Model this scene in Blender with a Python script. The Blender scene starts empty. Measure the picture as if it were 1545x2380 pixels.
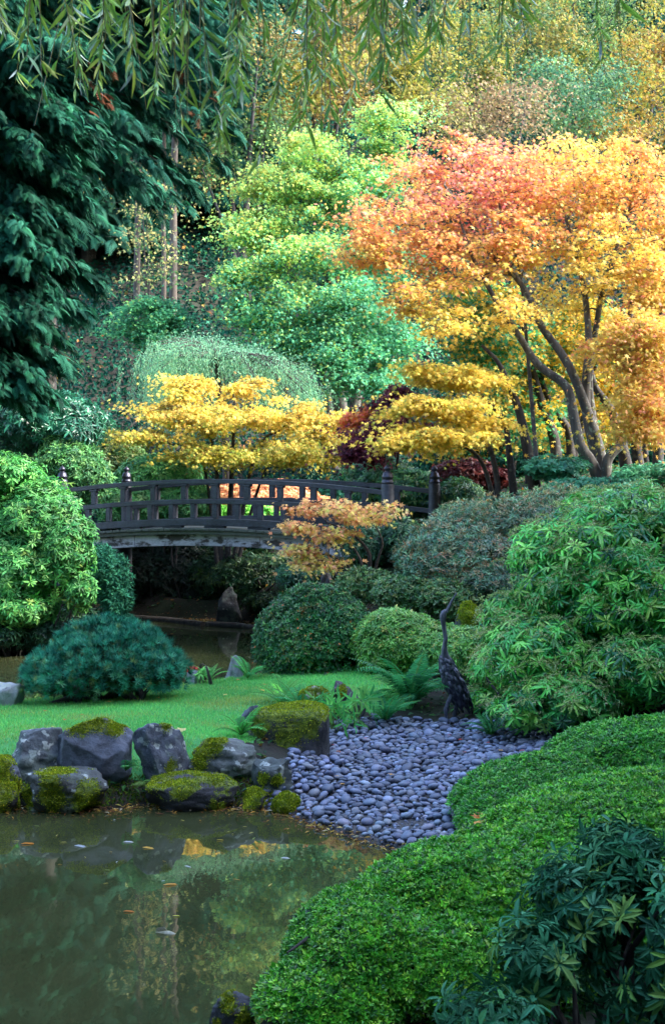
import bpy, bmesh, math, random
import numpy as np
from mathutils import Vector, noise as mnoise

# ------------------------------------------------------------------ camera, light, exposure
S = bpy.context.scene
F, CX, HY, H = 3218.75, 772.5, 1105.0, 3.2        # focal length and horizon in a 1545 x 2380 frame, eye height over the pond
cam_d = bpy.data.cameras.new('camera'); cam = bpy.data.objects.new('camera', cam_d)
S.collection.objects.link(cam); S.camera = cam
cam.location = (0, 0, H); cam.rotation_euler = (math.radians(90), 0, 0)
cam_d.sensor_fit = 'HORIZONTAL'; cam_d.sensor_width = 24; cam_d.lens = 50
cam_d.shift_y = -85.0/1545.0; cam_d.clip_end = 600; cam_d.clip_start = 0.1
cam_d.dof.use_dof = True; cam_d.dof.focus_distance = 16.5; cam_d.dof.aperture_fstop = 9.0

SUN_EL, SUN_AZ = math.radians(44), math.radians(97)   # azimuth from +Y (ahead of the camera) towards +X
w = bpy.data.worlds.new('World'); S.world = w; w.use_nodes = True
nt = w.node_tree; bg = nt.nodes['Background']
sky = nt.nodes.new('ShaderNodeTexSky'); sky.sky_type = 'NISHITA'; sky.sun_disc = False
sky.sun_elevation = SUN_EL; sky.sun_rotation = SUN_AZ
sky.air_density = 1.0; sky.dust_density = 1.5; sky.ozone_density = 1.0
nt.links.new(sky.outputs[0], bg.inputs[0]); bg.inputs[1].default_value = 0.15
sun_d = bpy.data.lights.new('sun', 'SUN'); sun_d.energy = 2.0; sun_d.angle = math.radians(16); sun_d.color = (1.0, .94, .84)
sun = bpy.data.objects.new('sun', sun_d); S.collection.objects.link(sun)
_dir = Vector((math.sin(SUN_AZ)*math.cos(SUN_EL), math.cos(SUN_AZ)*math.cos(SUN_EL), math.sin(SUN_EL)))
sun.rotation_euler = _dir.to_track_quat('Z', 'Y').to_euler()
S.view_settings.view_transform = 'Standard'; S.view_settings.look = 'None'
S.view_settings.gamma = 1; S.view_settings.exposure = 3.12
S.cycles.use_denoising = True
S.cycles.max_bounces = 5; S.cycles.diffuse_bounces = 3; S.cycles.glossy_bounces = 3
S.cycles.transmission_bounces = 3; S.cycles.transparent_max_bounces = 4
S.cycles.sample_clamp_indirect = 6

# ------------------------------------------------------------------ helpers
rng = np.random.default_rng(11)
random.seed(11)
COL = S.collection

def pix(px, py, d):
    return np.array([(px-CX)/F*d, d, H-(py-HY)/F*d])

def mpx(d): return d/F                              # metres per frame pixel at depth d

def hexl(h):
    c = np.array([int(h[i:i+2], 16)/255 for i in (0, 2, 4)])
    return np.where(c <= .04045, c/12.92, ((c+.055)/1.055)**2.4)

def pal(n, cols, wts=None, jit=.18, hue=.06):
    C = np.array([hexl(c) for c in cols])
    i = rng.choice(len(C), n, p=None if wts is None else np.array(wts)/np.sum(wts))
    j = rng.choice(len(C), n, p=None if wts is None else np.array(wts)/np.sum(wts))
    t = rng.random((n, 1))*.5
    c = C[i]*(1-t)+C[j]*t
    c = c*np.exp(rng.normal(0, jit, (n, 1)))*np.exp(rng.normal(0, hue, (n, 3)))
    return np.clip(c, .001, .95)

_K = [(rng.normal(0, 1, (10, 3)), rng.random(10)*6.28) for _ in range(6)]
def sn(p, f=1.0, k=0):                              # smooth pseudo-noise, about -1..1
    K, ph = _K[k]
    return np.sin(p @ (K.T*f)+ph).mean(-1)*2.2

def nrm(v): return v/np.maximum(np.linalg.norm(v, axis=-1, keepdims=True), 1e-9)
def rdir(n): return nrm(rng.normal(0, 1, (n, 3)))
UP = np.array([0., 0., 1.])

class MB:
    """collects faces of several sizes and links them as ONE mesh object"""
    def __init__(s): s.v, s.f, s.m, s.c, s.sm, s.n = [], [], [], [], [], 0
    def add(s, V, Fs, mat=0, col=None, smooth=False):
        V = np.asarray(V, dtype=np.float32).reshape(-1, 3)
        if not isinstance(Fs, list): Fs = [Fs]
        nf0 = 0
        for Fa in Fs:
            Fa = np.asarray(Fa, dtype=np.int64)
            nf = len(Fa); s.f.append(Fa+s.n); s.m.append(np.full(nf, mat, np.int32)); s.sm.append(np.full(nf, smooth))
            if col is None: s.c.append(np.ones((nf, 3), np.float32)*.2)
            else:
                cc = np.asarray(col, dtype=np.float32)
                s.c.append(np.tile(cc, (nf, 1)) if cc.ndim == 1 else cc[nf0:nf0+nf])
            nf0 += nf
        s.v.append(V); s.n += len(V)
        return s
    def build(s, name, mats, parent=None):
        me = bpy.data.meshes.new(name)
        V = np.concatenate(s.v)
        tot = np.concatenate([np.full(len(f), f.shape[1], np.int32) for f in s.f])
        lp = np.concatenate([f.ravel() for f in s.f]).astype(np.int32)
        st = np.concatenate([[0], np.cumsum(tot)[:-1]]).astype(np.int32)
        me.vertices.add(len(V)); me.vertices.foreach_set('co', V.astype(np.float32).ravel())
        me.loops.add(len(lp)); me.loops.foreach_set('vertex_index', lp)
        me.polygons.add(len(tot)); me.polygons.foreach_set('loop_start', st); me.polygons.foreach_set('loop_total', tot)
        me.polygons.foreach_set('material_index', np.concatenate(s.m))
        me.polygons.foreach_set('use_smooth', np.concatenate(s.sm))
        a = me.attributes.new('col', 'FLOAT_VECTOR', 'FACE'); a.data.foreach_set('vector', np.concatenate(s.c).astype(np.float32).ravel())
        me.update(calc_edges=True)
        for m in (mats if isinstance(mats, (list, tuple)) else [mats]): me.materials.append(m)
        o = bpy.data.objects.new(name, me); COL.objects.link(o)
        if parent is not None:
            o.parent = parent
            bl = parent_loc(parent)
            me.vertices.foreach_set('co', (V-bl).astype(np.float32).ravel()); me.update()
        return o

def parent_loc(p):
    l = np.zeros(3)
    while p is not None: l += np.array(p.location); p = p.parent
    return l

def tag(o, label=None, cat=None, group=None, kind=None):
    if label: o['label'] = label
    if cat: o['category'] = cat
    if group: o['group'] = group
    if kind: o['kind'] = kind
    return o

def thing(name, label, cat, loc, group=None):
    o = bpy.data.objects.new(name, None); COL.objects.link(o); o.location = [float(c) for c in loc]
    o.empty_display_size = .1
    return tag(o, label, cat, group)

# ---- leaf shapes: x along the leaf, y across, z up; each is (verts, [face arrays])
def L_quad(w=.45, fold=.08, droop=.1):
    return (np.array([[0, 0, 0], [.42, w/2, fold], [1, 0, -droop], [.42, -w/2, fold]]), [np.array([[0, 1, 2, 3]])])
def L_blade(w=.3, fold=.05, droop=.25, tip=.75):
    m = [[t, 0, -droop*t*t] for t in (0, .3, .7, 1)]
    l = [[.3, w*.42, fold-droop*.09], [tip, w*.40, fold-droop*tip*tip]]
    r = [[a, -b, c] for a, b, c in l]
    return (np.array(m+l+r), [np.array([[0, 1, 4], [2, 3, 5], [0, 6, 1], [2, 7, 3]]), np.array([[1, 2, 5, 4], [1, 6, 7, 2]])])
def L_maple3(d=.12):
    p = [(0, 0), (.18, -.12), (.42, -.55), (.48, -.16), (1, 0), (.48, .16), (.42, .55), (.18, .12)]
    return (np.array([[a, b, -d*a*a-abs(b)*d] for a, b in p]), [np.array([range(8)])])
def L_maple5(d=.15):
    p = [(0, 0)]
    for ang, r in ((-100, .42), (-70, .2), (-48, .72), (-24, .3), (0, .78), (24, .3), (48, .72), (70, .2), (100, .42)):
        a = math.radians(ang); p.append((.22+r*math.cos(a), r*math.sin(a)))
    return (np.array([[a, b, -d*(a*a+b*b)] for a, b in p]), [np.array([range(10)])])
def L_needle(w=.06):
    return (np.array([[0, -w/2, 0], [0, w/2, 0], [1, 0, 0]]), [np.array([[0, 1, 2]])])
def L_spray(pairs=9, w=.10, droop=.35):
    V, Fc = [], []
    def q(a, b, wd):
        a, b = np.array(a), np.array(b); d = b-a; n = np.array([-d[1], d[0], 0]); n = n/np.linalg.norm(n)*wd/2
        i = len(V); mid = a+(b-a)*.45
        V.extend([a, mid+n, b, mid-n]); Fc.append([i, i+1, i+2, i+3])
    f = lambda x: -droop*x*x
    for k in range(pairs):
        x = .06+.86*k/(pairs-1); ln = .36*(1-.72*x)+.05
        for sg in (1, -1):
            x2, y2 = x+ln*.75, sg*ln*.8
            q((x, 0, f(x)), (x2, y2, f(x)-.10-ln*.25), w*(1-.4*x))
    q((.0, 0, 0), (.55, 0, f(.55)), .04); q((.5, 0, f(.5)), (1.05, 0, f(1.05)), w*.8)
    return (np.array(V), [np.array(Fc)])

def leaves(mb, P, D, N, Ls, tmpl, col, mat=0, smooth=False, wscale=None):
    """one leaf per row of P: D direction, N facing, Ls length, col colour"""
    n = len(P)
    if n == 0: return
    T, Fs = tmpl; k = len(T)
    X = nrm(D); Z = N-(N*X).sum(1, keepdims=True)*X
    bad = np.linalg.norm(Z, axis=1) < 1e-3; Z[bad] = rdir(int(bad.sum())) if bad.any() else Z[bad]
    Z = nrm(Z-(Z*X).sum(1, keepdims=True)*X); Y = np.cross(Z, X)
    Ls = np.broadcast_to(np.asarray(Ls, float), (n,))
    ws = Ls if wscale is None else Ls*wscale
    V = (P[:, None, :]+Ls[:, None, None]*T[None, :, 0:1]*X[:, None, :]+ws[:, None, None]*T[None, :, 1:2]*Y[:, None, :]
         + Ls[:, None, None]*T[None, :, 2:3]*Z[:, None, :])
    off = (np.arange(n)*k)[:, None, None]
    FF, cc = [], []
    for Fa in Fs:
        FF.append((Fa[None]+off).reshape(-1, Fa.shape[1])); cc.append(np.repeat(col, len(Fa), axis=0))
    mb.add(V.reshape(-1, 3), FF, mat, np.concatenate(cc), smooth)

def frame(A):
    ref = np.where(np.abs(A[:, 2:3]) < .9, UP[None], np.array([[1., 0, 0]]))
    U = nrm(np.cross(ref, A)); return U, np.cross(A, U)

def rosettes(mb, P, A, m, L, tmpl, col, tilt=(40, 85), droop=.1, mat=0, ljit=.2, smooth=False, cj=.1):
    n = len(P)
    U, V = frame(A)
    ph = (rng.random((n, 1))*6.283+np.arange(m)[None]*6.283/m+rng.normal(0, .25, (n, m))).ravel()
    t = np.radians(rng.uniform(tilt[0], tilt[1], n*m))[:, None]
    A2, U2, V2, P2 = (np.repeat(x, m, axis=0) for x in (A, U, V, P))
    R = U2*np.cos(ph)[:, None]+V2*np.sin(ph)[:, None]
    D = A2*np.cos(t)+R*np.sin(t); D[:, 2] -= droop*rng.random(n*m)
    N = A2*np.sin(t)-R*np.cos(t)
    c = np.repeat(col, m, axis=0)*np.exp(rng.normal(0, cj, (n*m, 1)))
    leaves(mb, P2+D*.01, D, N, L*np.exp(rng.normal(0, ljit, n*m)), tmpl, c, mat, smooth)

def tube(mb, pts, rad, sides=6, mat=1, col=(.1, .08, .06), smooth=True, cap=True):
    pts = np.asarray(pts, float); k = len(pts); rad = np.broadcast_to(np.asarray(rad, float), (k,))
    tg = nrm(np.gradient(pts, axis=0)); U, V = frame(tg)
    for i in range(1, k):                            # keep the rings from twisting
        u = U[i-1]-tg[i]*np.dot(U[i-1], tg[i])
        if np.linalg.norm(u) > 1e-4: U[i] = u/np.linalg.norm(u); V[i] = np.cross(tg[i], U[i])
    a = np.arange(sides)*2*np.pi/sides
    ring = pts[:, None]+rad[:, None, None]*(np.cos(a)[None, :, None]*U[:, None]+np.sin(a)[None, :, None]*V[:, None])
    i, j = np.meshgrid(np.arange(k-1), np.arange(sides), indexing='ij'); j2 = (j+1) % sides
    Fq = np.stack([i*sides+j, i*sides+j2, (i+1)*sides+j2, (i+1)*sides+j], -1).reshape(-1, 4)
    mb.add(ring.reshape(-1, 3), Fq, mat, np.array(col), smooth)
    if cap: mb.add(ring[[0, -1]].reshape(-1, 3), np.stack([np.arange(sides)[::-1], np.arange(sides)+sides]), mat, np.array(col), False)

def smooth_path(pts, n, wob=0.0, f=1.2):
    pts = np.asarray(pts, float)
    s = np.concatenate([[0], np.cumsum(np.linalg.norm(np.diff(pts, axis=0), axis=1))]); t = np.linspace(0, s[-1], n)
    # Catmull-Rom through the points
    out = np.zeros((n, 3)); P = np.vstack([2*pts[0]-pts[1], pts, 2*pts[-1]-pts[-2]])
    for q, tt in enumerate(t):
        i = min(np.searchsorted(s, tt, side='right')-1, len(pts)-2); u = (tt-s[i])/max(s[i+1]-s[i], 1e-9)
        a, b, c, d = P[i:i+4]
        out[q] = .5*(2*b+(c-a)*u+(2*a-5*b+4*c-d)*u*u+(3*b-a-3*c+d)*u**3)
    if wob:
        o = np.stack([sn(out+7*k, f, k) for k in range(3)], -1)*wob; o[0] = 0; out = out+o
    return out

def ell_points(ells, n, shell=(.86, 1.0), lump=.10, lf=2.2, zcut=None, bias_up=0.0):
    """points on the outer shell of a union of ellipsoids [(centre, radii)], with outward normals"""
    C = np.array([e[0] for e in ells], float); R = np.array([e[1] for e in ells], float)
    ar = (R[:, 0]*R[:, 1]+R[:, 0]*R[:, 2]+R[:, 1]*R[:, 2]); Ps, Ns, tot = [], [], 0
    while tot < n:
        m = n
        i = rng.choice(len(C), m, p=ar/ar.sum()); d = rdir(m)
        if bias_up: d[:, 2] = np.abs(d[:, 2])*np.where(rng.random(m) < bias_up, 1, np.sign(d[:, 2]))
        base = C[i]+d*R[i]
        k = 1+lump*sn(base, lf, 1)+lump*.6*sn(base, lf*2.7, 2)
        sh = rng.uniform(shell[0], shell[1], m)
        p = C[i]+d*R[i]*(k*sh)[:, None]; nn = nrm(d/R[i])
        q = (p[:, None]-C[None])/R[None]; ins = (q*q).sum(-1); ins[np.arange(m), i] = 9
        ok = (ins > .72).all(1)
        if zcut is not None: ok &= p[:, 2] > (zcut(p) if callable(zcut) else zcut)
        Ps.append(p[ok]); Ns.append(nn[ok]); tot += int(ok.sum())
        if ok.sum() == 0: break
    return np.concatenate(Ps)[:n], np.concatenate(Ns)[:n]

# ------------------------------------------------------------------ materials
def new_mat(name):
    m = bpy.data.materials.new(name); m.use_nodes = True
    return m, m.node_tree, m.node_tree.nodes['Principled BSDF'], m.node_tree.nodes['Material Output']

def nd(t, typ, **kw):
    n = t.nodes.new(typ)
    for k, v in kw.items():
        if k in ('operation', 'blend_type', 'data_type', 'attribute_name', 'feature', 'interpolation', 'noise_dimensions', 'distance'): setattr(n, k, v)
        else: n.inputs[k].default_value = v
    return n

def ramp(t, stops):
    n = t.nodes.new('ShaderNodeValToRGB'); e = n.color_ramp.elements
    while len(e) > 1: e.remove(e[-1])
    for i, (p, c) in enumerate(stops):
        x = e[0] if i == 0 else e.new(p); x.position = p
        x.color = (*c, 1) if len(c) == 3 else c
    return n

def leaf_mat(name, rough=.45, trans=.35, spec=.35, gain=1.0, tcol=(1.0, 1.0, .92)):
    m, t, p, out = new_mat(name)
    a = nd(t, 'ShaderNodeAttribute', attribute_name='col')
    p.inputs['Roughness'].default_value = rough; p.inputs['Specular IOR Level'].default_value = spec
    t.links.new(a.outputs['Color'], p.inputs['Base Color'])
    tr = nd(t, 'ShaderNodeBsdfTranslucent'); mx = nd(t, 'ShaderNodeMix', data_type='RGBA', blend_type='MULTIPLY', Factor=1.0)
    mx.inputs[7].default_value = (*tcol, 1); t.links.new(a.outputs['Color'], mx.inputs[6]); t.links.new(mx.outputs[2], tr.inputs['Color'])
    ms = nd(t, 'ShaderNodeMixShader', Fac=trans); t.links.new(p.outputs[0], ms.inputs[1]); t.links.new(tr.outputs[0], ms.inputs[2])
    t.links.new(ms.outputs[0], out.inputs['Surface'])
    return m

M_leaf = leaf_mat('thin_leaf', .5, .42, .25)
M_crown = leaf_mat('crown_leaf', .5, .52, .2)
M_shrub = leaf_mat('shrub_leaf', .45, .2, .3)
M_gloss = leaf_mat('glossy_leaf', .32, .22, .5)
M_needle = leaf_mat('conifer_needles', .65, .18, .06)
M_moss = leaf_mat('moss', .8, .15, .1)

def bark_mat(name, c1, c2, scale=9, lichen=0):
    m, t, p, out = new_mat(name)
    tc = nd(t, 'ShaderNodeTexCoord'); mp = nd(t, 'ShaderNodeMapping'); mp.inputs['Scale'].default_value = (1, 1, .25)
    t.links.new(tc.outputs['Object'], mp.inputs[0])
    n = nd(t, 'ShaderNodeTexNoise', Scale=scale, Detail=6.0, Roughness=.65); t.links.new(mp.outputs[0], n.inputs['Vector'])
    r = ramp(t, [(.35, c1), (.65, c2)]); t.links.new(n.outputs['Fac'], r.inputs[0])
    colr = r.outputs[0]
    if lichen:
        n2 = nd(t, 'ShaderNodeTexNoise', Scale=scale*1.3, Detail=3.0); t.links.new(tc.outputs['Object'], n2.inputs['Vector'])
        r2 = ramp(t, [(.60, (0, 0, 0)), (.66, (1, 1, 1))]); t.links.new(n2.outputs['Fac'], r2.inputs[0])
        mx = nd(t, 'ShaderNodeMix', data_type='RGBA'); mx.inputs[7].default_value = (.28, .33, .24, 1)
        mm = nd(t, 'ShaderNodeMath', operation='MULTIPLY'); mm.inputs[1].default_value = lichen; t.links.new(r2.outputs[0], mm.inputs[0])
        t.links.new(mm.outputs[0], mx.inputs[0]); t.links.new(colr, mx.inputs[6]); colr = mx.outputs[2]
    t.links.new(colr, p.inputs['Base Color']); p.inputs['Roughness'].default_value = .9
    b = nd(t, 'ShaderNodeBump', Strength=.5, Distance=.02); t.links.new(n.outputs['Fac'], b.inputs['Height']); t.links.new(b.outputs[0], p.inputs['Normal'])
    return m
M_bark = bark_mat('grey_maple_bark', (.035, .032, .03), (.12, .11, .10), 9, .7)
M_dark = bark_mat('dark_bark', (.012, .011, .011), (.05, .042, .038), 10, .15)
M_fir = bark_mat('pale_fir_bark', (.03, .024, .019), (.085, .066, .052), 5, .3)

# ------------------------------------------------------------------ the lie of the land
POND_A = np.array([(-14, 2), (-14, 13.5), (-8, 13.6), (-3.2, 13.43), (-2.14, 13.2), (-1.83, 13.4), (-.93, 13.25), (-.55, 13.2), (-.05, 12.48), (.33, 12.02),
                   (.6, 11.75), (.72, 11.2), (.55, 10.3), (.1, 9.3), (-.35, 8.4), (-.6, 7.3), (-.75, 6), (-.9, 4), (-1.2, 2)])
POND_B = np.array([(-14, 17.2), (-8, 17.3), (-4.3, 17.6), (-2, 19.5), (-1.3, 20.3), (-1.15, 21), (-.95, 23), (-.95, 25), (-1.1, 27.5), (-1.4, 29.6), (-2.1, 30.6),
                   (-3.5, 31), (-4.6, 31.3), (-5.0, 30), (-5.3, 27.5), (-6, 25), (-7.5, 23), (-9, 20.5), (-14, 20.5)])
CTRL = np.array([
    (-8, 13.9, .45), (-3.2, 13.9, .45), (-2, 13.9, .45), (-.9, 14, .42), (-.75, 14.6, .42), (-3, 15.5, .42), (-1, 17, .42), (0, 18.5, .42), (.6, 19.5, .45),
    (-4.2, 17, .35), (-2, 19, .32), (-1.3, 19.8, .32), (-.2, 20.3, .4), (.3, 20.8, .55), (-8, 15.5, .45), (0, 17.2, .38), (.9, 17.8, .38),
    (-.4, 13.4, .04), (0, 12.6, .04), (.6, 11.9, .03), (0, 14, .12), (.7, 13.5, .12), (1.3, 13, .13), (1.0, 15, .14), (.2, 16, .2), (1.4, 16.6, .15), (2.2, 15.5, .2), (1.5, 17.3, .24),
    (1.9, 14, .22), (1.2, 12, .10), (-.3, 15.2, .16),
    (1.6, 11, .3), (1.0, 10, .3), (.5, 9, .2), (2.5, 12.5, .35), (3, 10, .5), (1, 7.5, .05), (1, 6.6, .1), (2.2, 8, .12), (3, 7, .5), (0, 5, .6), (3, 4, 1.0), (0, 1, 1.4), (-3, 1, 1.0),
    (2.6, 16, .4), (3.5, 15, .5), (4.5, 17, .9), (3, 18.5, .7), (6, 16, 1.2), (1.6, 19.5, .5), (2.5, 21.5, 1.0), (.8, 22.8, 1.25), (.8, 24.5, 1.7), (3, 24, 1.9),
    (5, 27, 3.0), (3.5, 27, 2.7), (2, 27, 2.2), (7, 27, 3.3), (8, 22, 2.2), (1.5, 30, 2.0), (5, 31, 3.2),
    (-.6, 22, .5), (-.4, 24, 1.0), (-.5, 26.5, 1.2), (-1, 29.5, .9), (-2, 32, .3), (-4, 32.5, .3), (-3, 34, .8), (-6, 33, 1.6), (0, 33, 2.0), (-9, 33, 2),
    (-9, 28, 1.5), (-6.5, 27, .9), (-5.9, 29.5, 1.4), (-7, 24, .5), (-9, 22, .7), (-6.4, 29, 1.7),
    (-20, 34, 2.5), (20, 34, 3.5), (-25, 20, 1.5), (25, 20, 3), (25, 5, 2), (-20, 5, 1), (-16, 3, .6), (0, -15, 1.8), (25, -15, 1.5), (-25, -15, 1.5), (-40, 36, 2.5), (40, 36, 3.5)], float)
_r = np.linalg.norm(CTRL[:, None, :2]-CTRL[None, :, :2], axis=-1); _n = len(CTRL)
_A = np.zeros((_n+1, _n+1)); _A[:_n, :_n] = _r; _A[:_n, _n] = 1; _A[_n, :_n] = 1
_W = np.linalg.solve(_A, np.append(CTRL[:, 2], 0))

def poly_sd(P, poly):
    """signed distance to a polygon in plan, negative inside"""
    a = poly; b = np.roll(poly, -1, axis=0); e = b-a
    w_ = P[:, None]-a[None]; t = np.clip((w_*e).sum(-1)/(e*e).sum(-1), 0, 1)
    d = np.linalg.norm(w_-e*t[..., None], axis=-1).min(1)
    c = (a[None, :, 1] > P[:, 1:2]) != (b[None, :, 1] > P[:, 1:2])
    xi = a[None, :, 0]+(P[:, 1:2]-a[None, :, 1])*e[None, :, 0]/np.where(e[None, :, 1] == 0, 1e-9, e[None, :, 1])
    ins = (c & (P[:, 0:1] < xi)).sum(1) % 2 == 1
    return np.where(ins, -d, d)

def gz(x, y):
    x = np.atleast_1d(np.asarray(x, float)); y = np.atleast_1d(np.asarray(y, float)); x, y = np.broadcast_arrays(x, y)
    sh = x.shape; P = np.stack([x.ravel(), y.ravel()], 1)
    out = np.zeros(len(P))
    for s in range(0, len(P), 20000):
        q = P[s:s+20000]; qc = np.clip(q, [-40, -15], [40, 36])
        T = np.linalg.norm(qc[:, None]-CTRL[None, :, :2], axis=-1) @ _W[:_n]+_W[_n]
        sp = lambda v: np.log1p(np.exp(np.clip(v/1.5, -40, 40)))*1.5
        hs = .50+.06*np.sin(q[:, 0]*.09+1.2)
        T = np.maximum(T, .02)+hs*(sp(q[:, 1]-36.5)-sp(q[:, 1]-86))+.12*np.clip((q[:, 1]-34)/6, 0, 6)*np.sin(q[:, 0]*.6+q[:, 1]*.5)*np.cos(q[:, 1]*.37-q[:, 0]*.22)
        sd = np.minimum(poly_sd(q, POND_A), poly_sd(q, POND_B))
        out[s:s+20000] = np.where(sd > 0, np.minimum(T, sd*np.where((q[:, 1] < 15) & (q[:, 1] > 12) & (q[:, 0] < 0), .45, 1.3)), np.maximum(sd*.8, -.7)-.03)
    return out.reshape(sh)
def g1(x, y): return float(gz(x, y)[0])
# ------------------------------------------------------------------ setting: ground, lawn, beach, ponds
def ground_mat():
    m, t, p, out = new_mat('soil_and_moss')
    tc = nd(t, 'ShaderNodeTexCoord')
    n = nd(t, 'ShaderNodeTexNoise', Scale=1.1, Detail=8.0, Roughness=.7); t.links.new(tc.outputs['Object'], n.inputs['Vector'])
    r = ramp(t, [(.32, (.006, .006, .004)), (.48, (.016, .014, .009)), (.6, (.012, .022, .010)), (.75, (.018, .034, .014))]); t.links.new(n.outputs['Fac'], r.inputs[0])
    v = nd(t, 'ShaderNodeTexVoronoi', Scale=26.0); t.links.new(tc.outputs['Object'], v.inputs['Vector'])
    r2 = ramp(t, [(0, (.5, .5, .5)), (.6, (1.3, 1.2, 1.1))]); t.links.new(v.outputs['Distance'], r2.inputs[0])
    mx = nd(t, 'ShaderNodeMix', data_type='RGBA', blend_type='MULTIPLY', Factor=1.0); t.links.new(r.outputs[0], mx.inputs[6]); t.links.new(r2.outputs[0], mx.inputs[7])
    t.links.new(mx.outputs[2], p.inputs['Base Color']); p.inputs['Roughness'].default_value = .95
    b = nd(t, 'ShaderNodeBump', Strength=.8, Distance=.05); t.links.new(n.outputs['Fac'], b.inputs['Height']); t.links.new(b.outputs[0], p.inputs['Normal'])
    return m

def grid_sheet(name, xs, ys, zfn, mat, keep=None, kind='structure'):
    X, Y = np.meshgrid(xs, ys); Z = zfn(X, Y); nx = len(xs)
    i, j = np.meshgrid(np.arange(len(ys)-1), np.arange(nx-1), indexing='ij')
    Fq = np.stack([i*nx+j, i*nx+j+1, (i+1)*nx+j+1, (i+1)*nx+j], -1).reshape(-1, 4)
    if keep is not None:
        cx = X.ravel()[Fq].mean(1); cy = Y.ravel()[Fq].mean(1); Fq = Fq[keep(cx, cy)]
    used, inv = np.unique(Fq.ravel(), return_inverse=True)
    mb = MB(); mb.add(np.stack([X.ravel(), Y.ravel(), Z.ravel()], 1)[used], inv.reshape(-1, 4), 0, None, True)
    return tag(mb.build(name, mat), kind=kind)

LAWN = np.array([(-9, 13.75), (-3.2, 13.75), (-2, 13.75), (-1.1, 13.9), (-.8, 14.5), (-.75, 15.3), (-.5, 16.2), (.3, 16.9), (1.0, 17.3), (1.2, 18.5), (1.1, 19.6), (.2, 20.1), (-.6, 20.2),
                 (-1.2, 19.9), (-2, 19.2), (-3.2, 18.1), (-4.3, 17.4), (-9, 17.1)])
BEACH = np.array([(-.75, 13.2), (-.1, 12.3), (.3, 11.85), (.62, 11.5), (.66, 11.0), (.8, 10.5), (1.4, 10.6), (1.7, 12), (1.8, 13), (2.6, 13.6), (3.4, 14.4), (2.8, 15.8), (1.6, 16.9), (.6, 16.9), (.0, 16.4), (-.4, 15.2), (-.5, 14)])
def in_lawn(x, y, m=0): return poly_sd(np.stack([np.ravel(x), np.ravel(y)], 1), LAWN) < -m
def in_beach(x, y, m=0): return poly_sd(np.stack([np.ravel(x), np.ravel(y)], 1), BEACH) < -m

xs = np.concatenate([np.linspace(-110, -9, 34)[:-1], np.linspace(-9, 8, 150), np.linspace(8, 110, 34)[1:]])
ys = np.concatenate([np.linspace(-40, 3, 16)[:-1], np.linspace(3, 38, 260), np.linspace(38, 150, 90)[1:]])
def gz_low(X, Y):
    Z = gz(X, Y); i = in_lawn(X, Y, .15).reshape(X.shape) | in_beach(X, Y, .1).reshape(X.shape)
    return Z-np.where(i, .05, 0)
grid_sheet('ground', xs, ys, gz_low, ground_mat())

def lawn_mat():
    m, t, p, out = new_mat('lawn_turf')
    tc = nd(t, 'ShaderNodeTexCoord')
    n = nd(t, 'ShaderNodeTexNoise', Scale=2.2, Detail=6.0, Roughness=.65); t.links.new(tc.outputs['Object'], n.inputs['Vector'])
    r = ramp(t, [(.3, (.04, .20, .05)), (.55, (.06, .28, .07)), (.75, (.09, .28, .06))]); t.links.new(n.outputs['Fac'], r.inputs[0])
    t.links.new(r.outputs[0], p.inputs['Base Color']); p.inputs['Roughness'].default_value = .9
    return m
grid_sheet('lawn', np.linspace(-9.2, 1.4, 130), np.linspace(13.6, 20.4, 90), lambda X, Y: gz(X, Y)+.004, lawn_mat(), lambda x, y: in_lawn(x, y))

def bed_mat():
    m, t, p, out = new_mat('dark_wet_gravel')
    tc = nd(t, 'ShaderNodeTexCoord')
    v = nd(t, 'ShaderNodeTexVoronoi', Scale=45.0); t.links.new(tc.outputs['Object'], v.inputs['Vector'])
    mx = nd(t, 'ShaderNodeMix', data_type='RGBA'); mx.inputs[6].default_value = (.012, .012, .014, 1); mx.inputs[7].default_value = (.06, .055, .06, 1)
    t.links.new(v.outputs['Color'], mx.inputs[0]); t.links.new(mx.outputs[2], p.inputs['Base Color']); p.inputs['Roughness'].default_value = .6
    b = nd(t, 'ShaderNodeBump', Strength=.9, Distance=.02); b.invert = True; t.links.new(v.outputs['Distance'], b.inputs['Height']); t.links.new(b.outputs[0], p.inputs['Normal'])
    return m
grid_sheet('beach', np.linspace(-.9, 3.5, 90), np.linspace(10.4, 17.1, 125), lambda X, Y: gz(X, Y)+.004, bed_mat(), lambda x, y: in_beach(x, y))

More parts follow.
